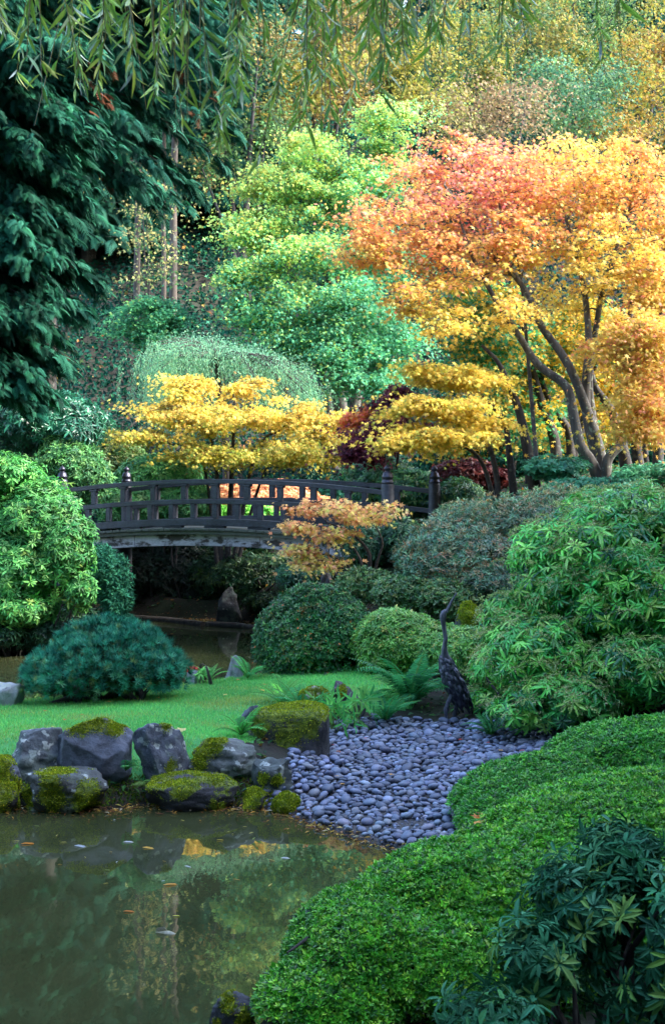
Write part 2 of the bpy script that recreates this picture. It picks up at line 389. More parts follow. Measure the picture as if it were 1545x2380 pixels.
def water_mat():
    m, t, p, out = new_mat('still_pond_water')
    tc = nd(t, 'ShaderNodeTexCoord')
    mp = nd(t, 'ShaderNodeMapping'); mp.inputs['Scale'].default_value = (1, .45, 1); t.links.new(tc.outputs['Object'], mp.inputs[0])
    n0 = nd(t, 'ShaderNodeTexNoise', Scale=1.6, Detail=4.0, Roughness=.6); t.links.new(mp.outputs[0], n0.inputs['Vector'])
    r = ramp(t, [(.3, (.029, .036, .014)), (.7, (.045, .052, .021))]); t.links.new(n0.outputs['Fac'], r.inputs[0])
    t.links.new(r.outputs[0], p.inputs['Base Color'])
    p.inputs['Roughness'].default_value = .015; p.inputs['IOR'].default_value = 1.48
    n = nd(t, 'ShaderNodeTexNoise', Scale=2.4, Detail=2.0, Roughness=.5); t.links.new(mp.outputs[0], n.inputs['Vector'])
    n2 = nd(t, 'ShaderNodeTexNoise', Scale=14.0, Detail=2.0); t.links.new(mp.outputs[0], n2.inputs['Vector'])
    ad = nd(t, 'ShaderNodeMath', operation='MULTIPLY_ADD'); ad.inputs[1].default_value = .12; t.links.new(n2.outputs['Fac'], ad.inputs[0]); t.links.new(n.outputs['Fac'], ad.inputs[2])
    b = nd(t, 'ShaderNodeBump', Strength=.03, Distance=.06); t.links.new(ad.outputs[0], b.inputs['Height']); t.links.new(b.outputs[0], p.inputs['Normal'])
    return m
M_water = water_mat()
def near_pond(poly): return lambda x, y: poly_sd(np.stack([x, y], 1), poly) < .25
grid_sheet('pond_water', np.linspace(-14.2, 1.2, 100), np.linspace(1.8, 13.9, 80), lambda X, Y: X*0, M_water, near_pond(POND_A))
grid_sheet('channel_water', np.linspace(-14.2, -.4, 100), np.linspace(17, 31.6, 90), lambda X, Y: X*0, M_water, near_pond(POND_B))

# mown grass on the lawn
n = 270000
P = np.stack([rng.uniform(-8.4, 1.2, n), rng.uniform(13.7, 20.2, n)], 1); P = P[in_lawn(P[:, 0], P[:, 1], .0)]
P3 = np.column_stack([P, gz(P[:, 0], P[:, 1])+.003]); n = len(P3)
mb = MB(); D = nrm(np.column_stack([rng.normal(0, .45, (n, 2)), np.full(n, 1.)]))
tone = sn(P3, 1.1)[:, None]; t2 = sn(P3, 3.4, 2)+rng.normal(0, .35, n)
c = pal(n, ['6ccc6c', '84dc78', '56b460', 'b4dc74'], [4, 3, 3, 1.5], .2)*(1+.25*tone)
m_ = t2 > .62; c[m_] = pal(int(m_.sum()), ['a4b858', '8ca84c', 'b4b470'], None, .18)
leaves(mb, P3, D, rdir(n), rng.uniform(.022, .048, n), L_needle(.16), c)
go = mb.build('grass', M_leaf); tag(go, 'short bright green mown grass of the lawn strip between the two ponds', 'grass', kind='stuff')

# ------------------------------------------------------------------ rocks
def rock_mat(base, dark, lichen=.0, blue=0, seed=0.0, streak=0.):
    m, t, p, out = new_mat('weathered_basalt')
    tc = nd(t, 'ShaderNodeTexCoord'); mp = nd(t, 'ShaderNodeMapping'); mp.inputs['Location'].default_value = (seed*3.1, seed*1.7, seed); t.links.new(tc.outputs['Object'], mp.inputs[0])
    n = nd(t, 'ShaderNodeTexNoise', Scale=6.0, Detail=12.0, Roughness=.76); t.links.new(mp.outputs[0], n.inputs['Vector'])
    r = ramp(t, [(.3, dark), (.55, base), (.75, tuple(min(1, b*1.5) for b in base))]); t.links.new(n.outputs['Fac'], r.inputs[0]); c = r.outputs[0]
    if lichen:
        v = nd(t, 'ShaderNodeTexNoise', Scale=9.0, Detail=5.0, Roughness=.55); t.links.new(mp.outputs[0], v.inputs['Vector'])
        th = .70-.13*lichen
        r2 = ramp(t, [(th, (0, 0, 0)), (th+.03, (1, 1, 1))]); t.links.new(v.outputs['Fac'], r2.inputs[0])
        mx = nd(t, 'ShaderNodeMix', data_type='RGBA'); mx.inputs[7].default_value = (.36, .40, .38, 1); t.links.new(r2.outputs[0], mx.inputs[0]); t.links.new(c, mx.inputs[6]); c = mx.outputs[2]
        v3 = nd(t, 'ShaderNodeTexNoise', Scale=3.0, Detail=6.0, Roughness=.7); t.links.new(mp.outputs[0], v3.inputs['Vector'])
        r3 = ramp(t, [(.52, (0, 0, 0)), (.6, (.6, .6, .6))]); t.links.new(v3.outputs['Fac'], r3.inputs[0])
        mx = nd(t, 'ShaderNodeMix', data_type='RGBA'); mx.inputs[7].default_value = (.13, .17, .13, 1); t.links.new(r3.outputs[0], mx.inputs[0]); t.links.new(c, mx.inputs[6]); c = mx.outputs[2]
    # moss film where the 'moss' attribute says so (a place on the stone)
    a = nd(t, 'ShaderNodeAttribute', attribute_name='moss')
    n4 = nd(t, 'ShaderNodeTexNoise', Scale=22.0, Detail=5.0); t.links.new(tc.outputs['Object'], n4.inputs['Vector'])
    rm = ramp(t, [(.3, (.04, .07, .01)), (.5, (.12, .17, .018)), (.72, (.27, .31, .03))]); t.links.new(n4.outputs['Fac'], rm.inputs[0])
    ad = nd(t, 'ShaderNodeMath', operation='ADD'); t.links.new(a.outputs['Fac'], ad.inputs[0])
    sb = nd(t, 'ShaderNodeMath', operation='MULTIPLY_ADD'); sb.inputs[1].default_value = .6; sb.inputs[2].default_value = -.3; t.links.new(n4.outputs['Fac'], sb.inputs[0]); t.links.new(sb.outputs[0], ad.inputs[1])
    rk = ramp(t, [(.42, (0, 0, 0)), (.56, (1, 1, 1))]); t.links.new(ad.outputs[0], rk.inputs[0])
    mx = nd(t, 'ShaderNodeMix', data_type='RGBA'); t.links.new(rk.outputs[0], mx.inputs[0]); t.links.new(c, mx.inputs[6]); t.links.new(rm.outputs[0], mx.inputs[7])
    t.links.new(mx.outputs[2], p.inputs['Base Color']); p.inputs['Roughness'].default_value = .72
    b = nd(t, 'ShaderNodeBump', Strength=.85, Distance=.04); t.links.new(n.outputs['Fac'], b.inputs['Height']); t.links.new(b.outputs[0], p.inputs['Normal'])
    return m

_ICO = {}
def ico(sub):
    if sub not in _ICO:
        bm = bmesh.new(); bmesh.ops.create_icosphere(bm, subdivisions=sub, radius=1.0)
        _ICO[sub] = (np.array([v.co for v in bm.verts]), np.array([[v.index for v in f.verts] for f in bm.faces])); bm.free()
    return _ICO[sub]

def rock(label, box, d, seed, depth=None, moss=None, cuts=7, rough=.16, base=(.13, .14, .19), dark=(.035, .036, .045), lichen=0., top=None, name='rock', cat='rock', sub=5, sink=.06, lean=0., group=None, zbot=None, taper=0., mossy=1.0, square=0., nrough=1.35):
    """moss: list of (u, v, radius) discs in the box's own 0..1 frame as seen from the front, or 'top' / 'all' thresholds"""
    x0, y0, x1, y1 = box; r = np.random.default_rng(seed)
    a, b = pix(x0, y1, d), pix(x1, y0, d); wdt, hgt = b[0]-a[0], b[2]-a[2]; dep = depth or wdt*.75
    V, Fc = ico(sub); V = V.copy()
    if square: V = np.sign(V)*np.abs(V)**(1-square); V /= np.abs(V).max(0)
    K = r.normal(0, 1, (14, 3)); ph = r.random(14)*6.28
    lo = np.sin(V @ K[:5].T*1.1+ph[:5]).mean(1); V *= (1+.30*lo)[:, None]
    for _ in range(cuts+3):
        nn = nrm(r.normal(0, 1, 3)); nn[2] = abs(nn[2])*r.choice([1, .3, -.2]); nn = nrm(nn); o = r.uniform(.55, .80)
        ex = np.maximum(V @ nn-o, 0); V -= nn*(ex*1.0)[:, None]
    V[:, 0] *= 1-taper*(V[:, 2]+1)*.5; V[:, 1] *= 1-taper*(V[:, 2]+1)*.4; V[:, 0] += lean*(V[:, 2]+1)*.5
    seedv = Vector((seed*1.37, seed*.71, seed*2.3))
    ns = np.array([mnoise.fractal(Vector(v)*2.2+seedv, .9, 2.1, 5) for v in V]); V += nrm(V)*(rough*ns*.55*nrough)[:, None]
    V -= V.min(0); V /= V.max(0)
    u, vv = V[:, 0].copy(), V[:, 2].copy()
    zb = (a[2]-sink) if zbot is None else zbot
    W = np.column_stack([a[0]+V[:, 0]*wdt, d+(V[:, 1]-.15)*dep, zb+V[:, 2]*(b[2]-zb)])
    ctr = np.array([a[0]+wdt/2, d+dep*.35, zb])
    tri = W[Fc]; fn = nrm(np.cross(tri[:, 1]-tri[:, 0], tri[:, 2]-tri[:, 0])); vn = np.zeros_like(W)
    for k in range(3): np.add.at(vn, Fc[:, k], fn)
    vn = nrm(vn)
    mm = np.zeros(len(W)); nz = np.array([mnoise.fractal(Vector(w_)*4.5+seedv, .8, 2.0, 4) for w_ in W])
    for it in moss or []:
        if it[0] == 'top': mm = np.maximum(mm, (vn[:, 2]-it[1])*2.2+.5*nz+(vv-.6)*.8)
        elif it[0] == 'all': mm = np.maximum(mm, it[1]+.9*nz+.3*vn[:, 2])
        else:
            uu, v0, rr = it; q = np.hypot((u-uu), (vv-v0)*hgt/wdt); mm = np.maximum(mm, np.where(V[:, 1] < .75, (rr-q)/rr*1.1+.45*nz, 0))
    mm = np.clip(mm, 0, 1)
    bump = np.clip(mm*3, 0, 1)*(.006+.02*np.abs(nz))*mossy; W = W+vn*bump[:, None]
    root = thing(name, label, cat, ctr, group)
    mb = MB(); mb.add(W, Fc, 0, None, True)
    o = mb.build('stone', rock_mat(base, dark, lichen, seed=seed % 17), root)
    at = o.data.attributes.new('moss', 'FLOAT', 'POINT'); at.data.foreach_set('value', mm.astype(np.float32))
    mf = mm[Fc].mean(1)
    if moss and (mf > .35).sum() > 20:                  # little tufts standing on the mossy places
        ar = np.linalg.norm(np.cross(tri[:, 1]-tri[:, 0], tri[:, 2]-tri[:, 0]), axis=1)*np.clip(mf*1.6-.4, 0, 1); cnt = int(min(9000, ar.sum()*22000))
        if cnt > 60:
            i = r.choice(len(Fc), cnt, p=ar/ar.sum()); bc = r.dirichlet((1, 1, 1), cnt); Pm = (W[Fc[i]]*bc[:, :, None]).sum(1)
            mb = MB(); Dm = nrm(fn[i]*.9+rdir(cnt)*.8+UP*.2)
            c = pal(cnt, ['a0b028', 'c0c434', '7c9422', '547028', 'd8d848'], [4, 3, 4, 3, 1], .2)*(.75+.35*np.clip(nz[Fc[i, 0]]+.5, 0, 1.4))[:, None]
            leaves(mb, Pm-fn[i]*.004, Dm, rdir(cnt), r.uniform(.010, .024, cnt), L_quad(.5), c); mb.build('moss', M_moss, root)
    return root

GREY = dict(base=(.10, .116, .155), dark=(.029, .032, .041)); LICH = dict(base=(.10, .118, .135), dark=(.03, .034, .042)); BLK = dict(base=(.03, .03, .034), dark=(.009, .009, .01))
rock('low grey lichen speckled boulder with a slanting top beside the big moss capped boulder', (2, 1697, 160, 1835), 13.8, 3, taper=.4, lichen=.9, cuts=8, zbot=.02, lean=.1, **LICH)
rock('big smooth blue grey boulder wearing a cap of olive moss on the pond edge', (116, 1678, 302, 1845), 13.62, 21, moss=[(.35, .97, .26), (.8, .9, .2), (.55, 1.0, .25)], cuts=5, rough=.10, zbot=.02, **GREY)
rock('square blue grey boulder with white lichen spots and a round moss patch', (304, 1684, 438, 1822), 13.62, 8, moss=[(.66, .36, .2), (.6, .98, .16)], lichen=.95, cuts=6, taper=.15, square=.3, zbot=.05, **GREY)
rock('pale flat topped lichened stone with moss on its upper face below the lawn', (436, 1727, 597, 1815), 13.7, 34, moss=[(.35, .95, .3), (.15, .6, .2)], lichen=1.0, cuts=8, zbot=.10, base=(.12, .135, .13), dark=(.03, .035, .035))
rock('large block shaped boulder draped in moss at the edge of the pebble beach', (573, 1650, 767, 1775), 14.7, 45, moss=[('top', .3), (.5, .62, .28), (.15, .8, .2), (.78, .7, .2)], square=.62, cuts=-2, rough=.10, zbot=.05, depth=.8, base=(.06, .06, .066), dark=(.016, .016, .016), mossy=1.3)
rock('slanted blue grey slab standing behind the moss draped block', (552, 1640, 604, 1715), 15.3, 51, cuts=8, rough=.08, square=.3, lean=.12, zbot=.3, **GREY)
rock('upright greenish stone with two dark moss streaks by the pebble beach', (581, 1768, 682, 1862), 13.45, 62, moss=[(.3, .6, .17), (.38, .25, .17), (.62, .55, .16), (.6, .2, .15)], lichen=.8, cuts=6, square=.3, zbot=.0, base=(.09, .11, .105), dark=(.025, .03, .03))
rock('low wide mossy rock with a grey waterline shelf below the moss capped boulder', (26, 1800, 250, 1884), 13.12, 77, moss=[(.45, .75, .3), (.75, .5, .22), (.15, .5, .15)], lichen=.7, cuts=7, zbot=-.12, depth=.6, base=(.075, .082, .08), dark=(.02, .022, .02))
rock('low dark rounded boulder covered in deep moss at the waterline', (333, 1812, 552, 1884), 13.2, 83, moss=[('all', .42)], cuts=3, rough=.1, zbot=-.1, depth=.55, base=(.045, .045, .055), dark=(.012, .012, .014))
rock('dark rock with green moss cut by the edge of the picture at the pond', (-60, 1765, 42, 1838), 13.35, 91, moss=[(.6, .8, .35), (.9, .4, .2)], zbot=-.05, **GREY)
rock('small mossy bump of rock at the waterline beneath the pale lichened stone', (552, 1842, 632, 1884), 13.25, 95, moss=[('all', .6)], cuts=2, zbot=-.08, depth=.35, sub=4, **BLK)
rock('smallest round moss cushion stone where the beach meets the water', (630, 1850, 694, 1886), 13.05, 99, moss=[('all', .75)], cuts=1, zbot=-.05, depth=.3, sub=4, **BLK)
rock('mossy stone at the waterline beside the low wide mossy rock', (-40, 1825, 36, 1882), 13.15, 104, moss=[('all', .55)], cuts=3, zbot=-.08, depth=.4, sub=4, **BLK)
rock('dark rough boulder half hidden among the ferns behind the pebbles', (764, 1584, 852, 1690), 16.7, 113, moss=[(.35, .8, .2), (.75, .9, .15)], lichen=.4, cuts=6, zbot=.1, base=(.045, .048, .06), dark=(.012, .012, .015))
rock('rounded stone under yellow green moss with one pale patch among ferns', (688, 1600, 770, 1660), 16.5, 120, moss=[('all', .75)], cuts=2, zbot=.25, sub=4, base=(.4, .42, .34), dark=(.1, .1, .08))
rock('pale pointed stone standing at the far edge of the lawn', (520, 1524, 568, 1592), 19.7, 131, cuts=9, rough=.14, taper=.45, lichen=.5, lean=.15, zbot=.2, sub=4, base=(.22, .245, .27), dark=(.06, .065, .07))
rock('small white lichened stone beside the mugo pine', (433, 1558, 472, 1602), 19.0, 140, cuts=6, lichen=1.0, zbot=.2, sub=4, base=(.26, .28, .32), dark=(.07, .07, .085))
rock('white lichened angular rock at the lawn edge by the channel', (-30, 1585, 52, 1662), 17.1, 152, cuts=8, lichen=1.1, zbot=.2, sub=4, base=(.30, .33, .38), dark=(.08, .09, .1))
rock('mossy rock at the foot of the clipped azalea in the pond corner', (484, 2322, 592, 2420), 8.05, 163, moss=[(.4, .9, .3), (.75, .6, .3), (.2, .5, .2)], cuts=5, zbot=-.15, base=(.06, .065, .085), dark=(.015, .016, .02))
rock('tall pointed standing stone on the far bank beneath the bridge', (500, 1364, 562, 1440), 29.9, 171, cuts=9, rough=.16, taper=.6, lean=.1, lichen=.3, zbot=-.1, sub=4, base=(.05, .053, .06), dark=(.015, .015, .018), depth=.4)
rock('small grey stone at the water beside the clipped dome', (600, 1448, 640, 1476), 27.2, 183, cuts=5, zbot=-.05, sub=4, **GREY)
rock('dark pointed stone under the small orange maple', (738, 1318, 786, 1372), 22.9, 190, cuts=7, rough=.14, taper=.55, zbot=1.0, sub=4, base=(.05, .055, .07), dark=(.018, .018, .022))
rock('mossy boulder in the shade behind the crane statue', (1052, 1402, 1122, 1450), 19.4, 197, moss=[('top', .1), (.5, .6, .4)], cuts=4, zbot=.6, sub=4, base=(.12, .13, .14), dark=(.03, .03, .035))

n = 9000                                                  # moss on the wet soil between the bank stones
P = np.column_stack([rng.uniform(-4.6, -.45, n), rng.uniform(13.22, 14.0, n)]); sd_ = poly_sd(P, POND_A); P = P[(sd_ > .03) & ~in_lawn(P[:, 0], P[:, 1], .05)]; n = len(P)
P3 = np.column_stack([P, gz(P[:, 0], P[:, 1])+.004]); k_ = sn(P3, 2.5, 4)+rng.normal(0, .3, n) > -.35; P3 = P3[k_]; n = len(P3); mb = MB()
leaves(mb, P3, nrm(rdir(n)+UP*.8), rdir(n), rng.uniform(.02, .055, n), L_quad(.45), pal(n, ['4f6a1c', '3a5a20', '6f7f22', '2c4a1e', '5a3c22'], [4, 4, 2, 3, 1.5], .2))
tag(mb.build('bank_moss', M_moss), 'olive moss creeping over the soil between the boulders of the pond bank', 'moss', kind='stuff')

# ------------------------------------------------------------------ beach pebbles
def pebble_mat():
    m, t, p, out = new_mat('slate_blue_pebble')
    oi = nd(t, 'ShaderNodeTexCoord'); n = nd(t, 'ShaderNodeTexNoise', Scale=14.0, Detail=5.0); t.links.new(oi.outputs['Object'], n.inputs['Vector'])
    a = nd(t, 'ShaderNodeAttribute', attribute_name='col')
    r = ramp(t, [(.3, (.8, .8, .8)), (.7, (1.15, 1.15, 1.15))]); t.links.new(n.outputs['Fac'], r.inputs[0])
    mx = nd(t, 'ShaderNodeMix', data_type='RGBA', blend_type='MULTIPLY', Factor=1.0); t.links.new(a.outputs['Color'], mx.inputs[6]); t.links.new(r.outputs[0], mx.inputs[7])
    t.links.new(mx.outputs[2], p.inputs['Base Color']); p.inputs['Roughness'].default_value = .55
    return m
M_peb = pebble_mat()
n = 60000
Q = np.column_stack([rng.uniform(-.8, 3.3, n), rng.uniform(10.5, 16.9, n)]); Q = Q[in_beach(Q[:, 0], Q[:, 1], .03)]
sz = np.exp(rng.normal(math.log(.049), .26, len(Q)))                       # half length
wat = poly_sd(Q, POND_A)
patch = (np.hypot((Q[:, 0]-.55)/.42, (Q[:, 1]-12.45)/.20) < 1) | (np.hypot((Q[:, 0]-1.75)/.3, (Q[:, 1]-14.1)/.14) < 1)     # bare gravel
thin = np.clip((wat-.03)/.5, .12, 1)
ok0 = (wat > .02) & (rng.random(len(Q)) < thin) & ~(patch & (rng.random(len(Q)) < .97)); Q, sz = Q[ok0], sz[ok0]
cell = {}; keep = []
for i in range(len(Q)):
    cx, cy = int(Q[i, 0]/.16), int(Q[i, 1]/.16); ok = True
    for a_ in (-1, 0, 1):
        for b_ in (-1, 0, 1):
            for j in cell.get((cx+a_, cy+b_), ()):
                if (Q[i, 0]-Q[j, 0])**2+((Q[i, 1]-Q[j, 1]))**2 < (.78*(sz[i]+sz[j])*.90)**2: ok = False; break
            if not ok: break
        if not ok: break
    if ok: keep.append(i); cell.setdefault((cx, cy), []).append(i)
Q, sz = Q[keep], sz[keep]; PZ = gz(Q[:, 0], Q[:, 1])
order = np.argsort(-sz/Q[:, 1]**1.0-3.0/Q[:, 1]); vis = order
tmplV, tmplF = ico(2)
PCOL = lambda n: pal(n, ['6c758c', '5c647a', '7c849a', '484d5e', '80828e'], [4, 4, 2, 2, 1], .26, .03)
def pebV(k):
    r = np.random.default_rng(k+50); V = tmplV.copy(); V *= (1+.10*np.sin(V @ r.normal(0, 1.6, (3, 3))+r.random(3)*6).mean(1))[:, None]
    return V*np.array([1, r.uniform(.68, .86), r.uniform(.42, .58)])
VAR = [pebV(k) for k in range(8)]
protos = []
for k in range(8):
    mb = MB(); mb.add(VAR[k], tmplF, 0, PCOL(1)[0], True); o = mb.build('beach_pebble', M_peb); protos.append(o)
used = set()
ia = order[:300]; ib = order[300:]
def euler_M(a, b, c):
    from mathutils import Euler
    return np.array(Euler((a, b, c)).to_matrix())
mb = MB()
for q, i in enumerate(np.concatenate([ia, ib])):
    k = rng.integers(8); e = (rng.normal(0, .22), rng.normal(0, .22), rng.uniform(0, 6.28)); z = PZ[i]+sz[i]*(.38+rng.uniform(0, .28))
    if q < 300:
        o = protos[k]
        if k in used: o = protos[k].copy(); COL.objects.link(o)
        used.add(k); o.location = (Q[i, 0], Q[i, 1], z); o.rotation_euler = e; o.scale = (sz[i],)*3
        tag(o, 'smooth slate blue pebble lying on the beach by the pond', 'pebble', 'pebbles of the beach')
    else:
        mb.add((VAR[k]*sz[i]) @ euler_M(*e).T+np.array([Q[i, 0], Q[i, 1], z]), tmplF, 0, PCOL(1)[0], True)
tag(mb.build('pebbles', M_peb), 'smooth slate blue pebbles heaped over the rest of the beach', 'pebbles', 'pebbles of the beach', 'stuff')
print('pebbles', len(Q))
n = 5200
G = np.column_stack([rng.uniform(-.8, 3.3, n), rng.uniform(11.4, 16.9, n)]); G = G[in_beach(G[:, 0], G[:, 1], .02)]; G = G[poly_sd(G, POND_A) > -.05]
mb = MB(); tv, tf = ico(1)
for g, z in zip(G, gz(G[:, 0], G[:, 1])):
    mb.add(tv*rng.uniform(.008, .026)*rng.uniform(.6, 1.2, 3)+np.array([g[0], g[1], z+.006]), tf, 0, PCOL(1)[0]*rng.choice([.5, 1.0, 1.5]), True)
tag(mb.build('gravel', M_peb), 'fine dark gravel between the beach pebbles', 'gravel', kind='stuff')
# ------------------------------------------------------------------ arched timber bridge
def wood_mat(name, c1, c2, paint=None, rough=.6):
    m, t, p, out = new_mat(name)
    tc = nd(t, 'ShaderNodeTexCoord'); mp = nd(t, 'ShaderNodeMapping'); mp.inputs['Scale'].default_value = (.5, 6, 6); mp.inputs['Rotation'].default_value = (0, 0, math.radians(25))
    t.links.new(tc.outputs['Object'], mp.inputs[0])
    n = nd(t, 'ShaderNodeTexNoise', Scale=5.0, Detail=7.0, Roughness=.65); t.links.new(mp.outputs[0], n.inputs['Vector'])
    n1 = nd(t, 'ShaderNodeTexNoise', Scale=3.0, Detail=4.0); t.links.new(tc.outputs['Object'], n1.inputs['Vector'])
    ad = nd(t, 'ShaderNodeMath', operation='ADD'); t.links.new(n.outputs['Fac'], ad.inputs[0]); t.links.new(n1.outputs['Fac'], ad.inputs[1])
    h = nd(t, 'ShaderNodeMath', operation='MULTIPLY'); h.inputs[1].default_value = .5; t.links.new(ad.outputs[0], h.inputs[0])
    r = ramp(t, [(.36, c1), (.62, c2)]); t.links.new(h.outputs[0], r.inputs[0]); c = r.outputs[0]
    if paint:
        mp2 = nd(t, 'ShaderNodeMapping'); mp2.inputs['Scale'].default_value = (1, 1, 2.2); t.links.new(tc.outputs['Object'], mp2.inputs[0])
        n2 = nd(t, 'ShaderNodeTexNoise', Scale=2.1, Detail=7.0, Roughness=.68); t.links.new(mp2.outputs[0], n2.inputs['Vector'])
        r2 = ramp(t, [(.42, (0, 0, 0)), (.50, (1, 1, 1))]); t.links.new(n2.outputs['Fac'], r2.inputs[0])
        r3 = ramp(t, [(.3, tuple(x*.55 for x in paint)), (.7, paint)]); t.links.new(n.outputs['Fac'], r3.inputs[0])
        mx = nd(t, 'ShaderNodeMix', data_type='RGBA'); t.links.new(r2.outputs[0], mx.inputs[0]); t.links.new(c, mx.inputs[6]); t.links.new(r3.outputs[0], mx.inputs[7]); c = mx.outputs[2]
    t.links.new(c, p.inputs['Base Color']); p.inputs['Roughness'].default_value = rough
    b = nd(t, 'ShaderNodeBump', Strength=.35, Distance=.01); t.links.new(n.outputs['Fac'], b.inputs['Height']); t.links.new(b.outputs[0], p.inputs['Normal'])
    return m
W_dark = wood_mat('weathered_dark_timber', (.009, .010, .015), (.04, .045, .064))
W_deck = wood_mat('mossy_deck_timber', (.02, .024, .02), (.085, .095, .075))
W_paint = wood_mat('peeling_grey_paint', (.02, .015, .014), (.05, .04, .036), (.46, .44, .50), .75)
W_metal, _t, _p, _o = new_mat('dark_bronze_cap'); _p.inputs['Base Color'].default_value = (.05, .05, .07, 1); _p.inputs['Metallic'].default_value = .7; _p.inputs['Roughness'].default_value = .38

NL = np.array([-5.42, 28.05]); NR = np.array([.94, 25.0]); BL = float(np.linalg.norm(NR-NL)); ax = (NR-NL)/BL; pw = np.array([-ax[1], ax[0]])
BW = 2.3
def bp(s, v, z): q = NL+ax*s+pw*v; return np.array([q[0], q[1], z])
def arch(s, sag=.2): return sag*(1-(2*s/BL-1)**2)
bridge = thing('arched_bridge', 'arched dark timber footbridge with two slatted railings spanning the channel', 'bridge', (*(NL+ax*BL/2+pw*BW/2), 1.9))
def beam(mb, s0, s1, v0, v1, zb, zt, sag=.2, n=28, endc=0):
    """timber that follows the arch: from s0 to s1 along the bridge, v0 to v1 across, zb to zt high at the ends of the arch"""
    ss = np.linspace(s0, s1, n); V = []
    for s in ss:
        a = arch(np.clip(s, -.4, BL+.4), sag)
        for v, z in ((v0, zb), (v1, zb), (v1, zt), (v0, zt)): V.append(bp(s, v, z+a))
    Fq = []
    for i in range(n-1):
        for j in range(4): Fq.append([i*4+j, i*4+(j+1) % 4, (i+1)*4+(j+1) % 4, (i+1)*4+j])
    Fq += [[3, 2, 1, 0], [(n-1)*4, (n-1)*4+1, (n-1)*4+2, (n-1)*4+3]]
    mb.add(V, np.array(Fq), 0, (.05, .05, .06)); return mb
def bpart(name, mb, mat, parent):
    o = mb.build(name, mat, parent); md = o.modifiers.new('edge', 'BEVEL'); md.width = .008; md.segments = 2; md.limit_method = 'ANGLE'; return o
for side, v in (('near', 0.0), ('far', BW)):
    rl = bpart('handrail', beam(MB(), -.02, BL+.02, v-.065, v+.065, 2.845, 2.93), W_dark, bridge)
    bpart('middle_rail', beam(MB(), 0, BL, v-.05, v+.05, 2.455, 2.545), W_dark, bridge)
    bpart('bottom_rail', beam(MB(), 0, BL, v-.075, v+.075, 2.035, 2.17), W_dark, bridge)
    k = np.arange(-5, 6)
    for q in k*.70:                                        # upper struts with their brackets
        s = BL/2+q
        if .12 < s < BL-.12:
            mb = beam(MB(), s-.055, s+.055, v-.045, v+.045, 2.547, 2.80, n=2); beam(mb, s-.085, s+.085, v-.055, v+.055, 2.80, 2.843, n=2); bpart('upper_strut', mb, W_dark, bridge)
    for q in (np.arange(-7, 8))*.49+(0.0 if side == 'near' else .1):
        s = BL/2+q
        if .1 < s < BL-.1: bpart('lower_strut', beam(MB(), s-.05, s+.05, v-.042, v+.042, 2.172, 2.453, n=2), W_dark, bridge)
    # short deck kerb blocks beneath the rail and the side girder
    for q in np.arange(-3, 4)*.95:
        s = BL/2+q; bpart('kerb_block', beam(MB(), s-.22, s+.22, v-.06, v+.06, 1.998, 2.033, n=3), W_dark, bridge)
    g0 = v-.10 if side == 'near' else v-.02
    edges = [-.2, 1.75, 2.55, 4.55, 5.6, BL+.2]
    for s0, s1 in zip(edges[:-1], edges[1:]): bpart('side_girder', beam(MB(), s0+.004, s1-.004, g0, g0+.12, 1.62, 1.868, sag=.23, n=8), W_paint, bridge)
mb = MB(); nb = 44
for i in range(nb):
    s0 = -.2+(BL+.4)*i/nb; beam(mb, s0+.004, s0+(BL+.4)/nb-.004, -.24, BW+.24, 1.945, 1.995, n=2)
bpart('deck', mb, W_deck, bridge)
for v in (-.2, BW+.06): bpart('deck_edge_beam', beam(MB(), -.2, BL+.2, v, v+.14, 1.872, 1.943), W_deck, bridge)
for v in (BW*.3, BW*.7): bpart('inner_girder', beam(MB(), -.2, BL+.2, v, v+.14, 1.60, 1.868, sag=.23), W_dark, bridge)
def lathe(mb, c, prof, sides=20, mat=0):
    a = np.arange(sides)*2*np.pi/sides; V = np.concatenate([np.column_stack([c[0]+r*np.cos(a), c[1]+r*np.sin(a), np.full(sides, c[2]+z)]) for r, z in prof]); Fq = []
    for i in range(len(prof)-1):
        for j in range(sides): Fq.append([i*sides+j, i*sides+(j+1) % sides, (i+1)*sides+(j+1) % sides, (i+1)*sides+j])
    mb.add(V, np.array(Fq), mat, (.05, .05, .06), True); mb.add(V[-sides:], np.array([range(sides)]), mat, (.05, .05, .06))
for s in (-.06, BL+.06):
    for v in (0, BW):
        c = bp(s, v, 0)
        mb = MB(); lathe(mb, c, [(.118, .9), (.118, 1.5), (.116, 3.02), (.104, 3.05), (.09, 3.052)]); pst = mb.build('post', W_dark, bridge)
        mb = MB(); lathe(mb, c, [(.104, 3.045), (.112, 3.05), (.112, 3.09), (.10, 3.10), (.096, 3.15), (.104, 3.155), (.104, 3.185), (.094, 3.195), (.084, 3.245), (.074, 3.255), (.045, 3.27), (.04, 3.285), (.058, 3.30), (.066, 3.32), (.06, 3.345), (.04, 3.365), (.018, 3.385), (.006, 3.40)])
        mb.build('finial', W_metal, pst)
for s in (-.05,):                                    # trestle legs in the dark under the deck
    for v in (.25, BW-.25):
        mb = MB(); lathe(mb, bp(s, v, 0), [(.11, -.5), (.11, 1.62)], 12); mb.build('pile', W_dark, bridge)

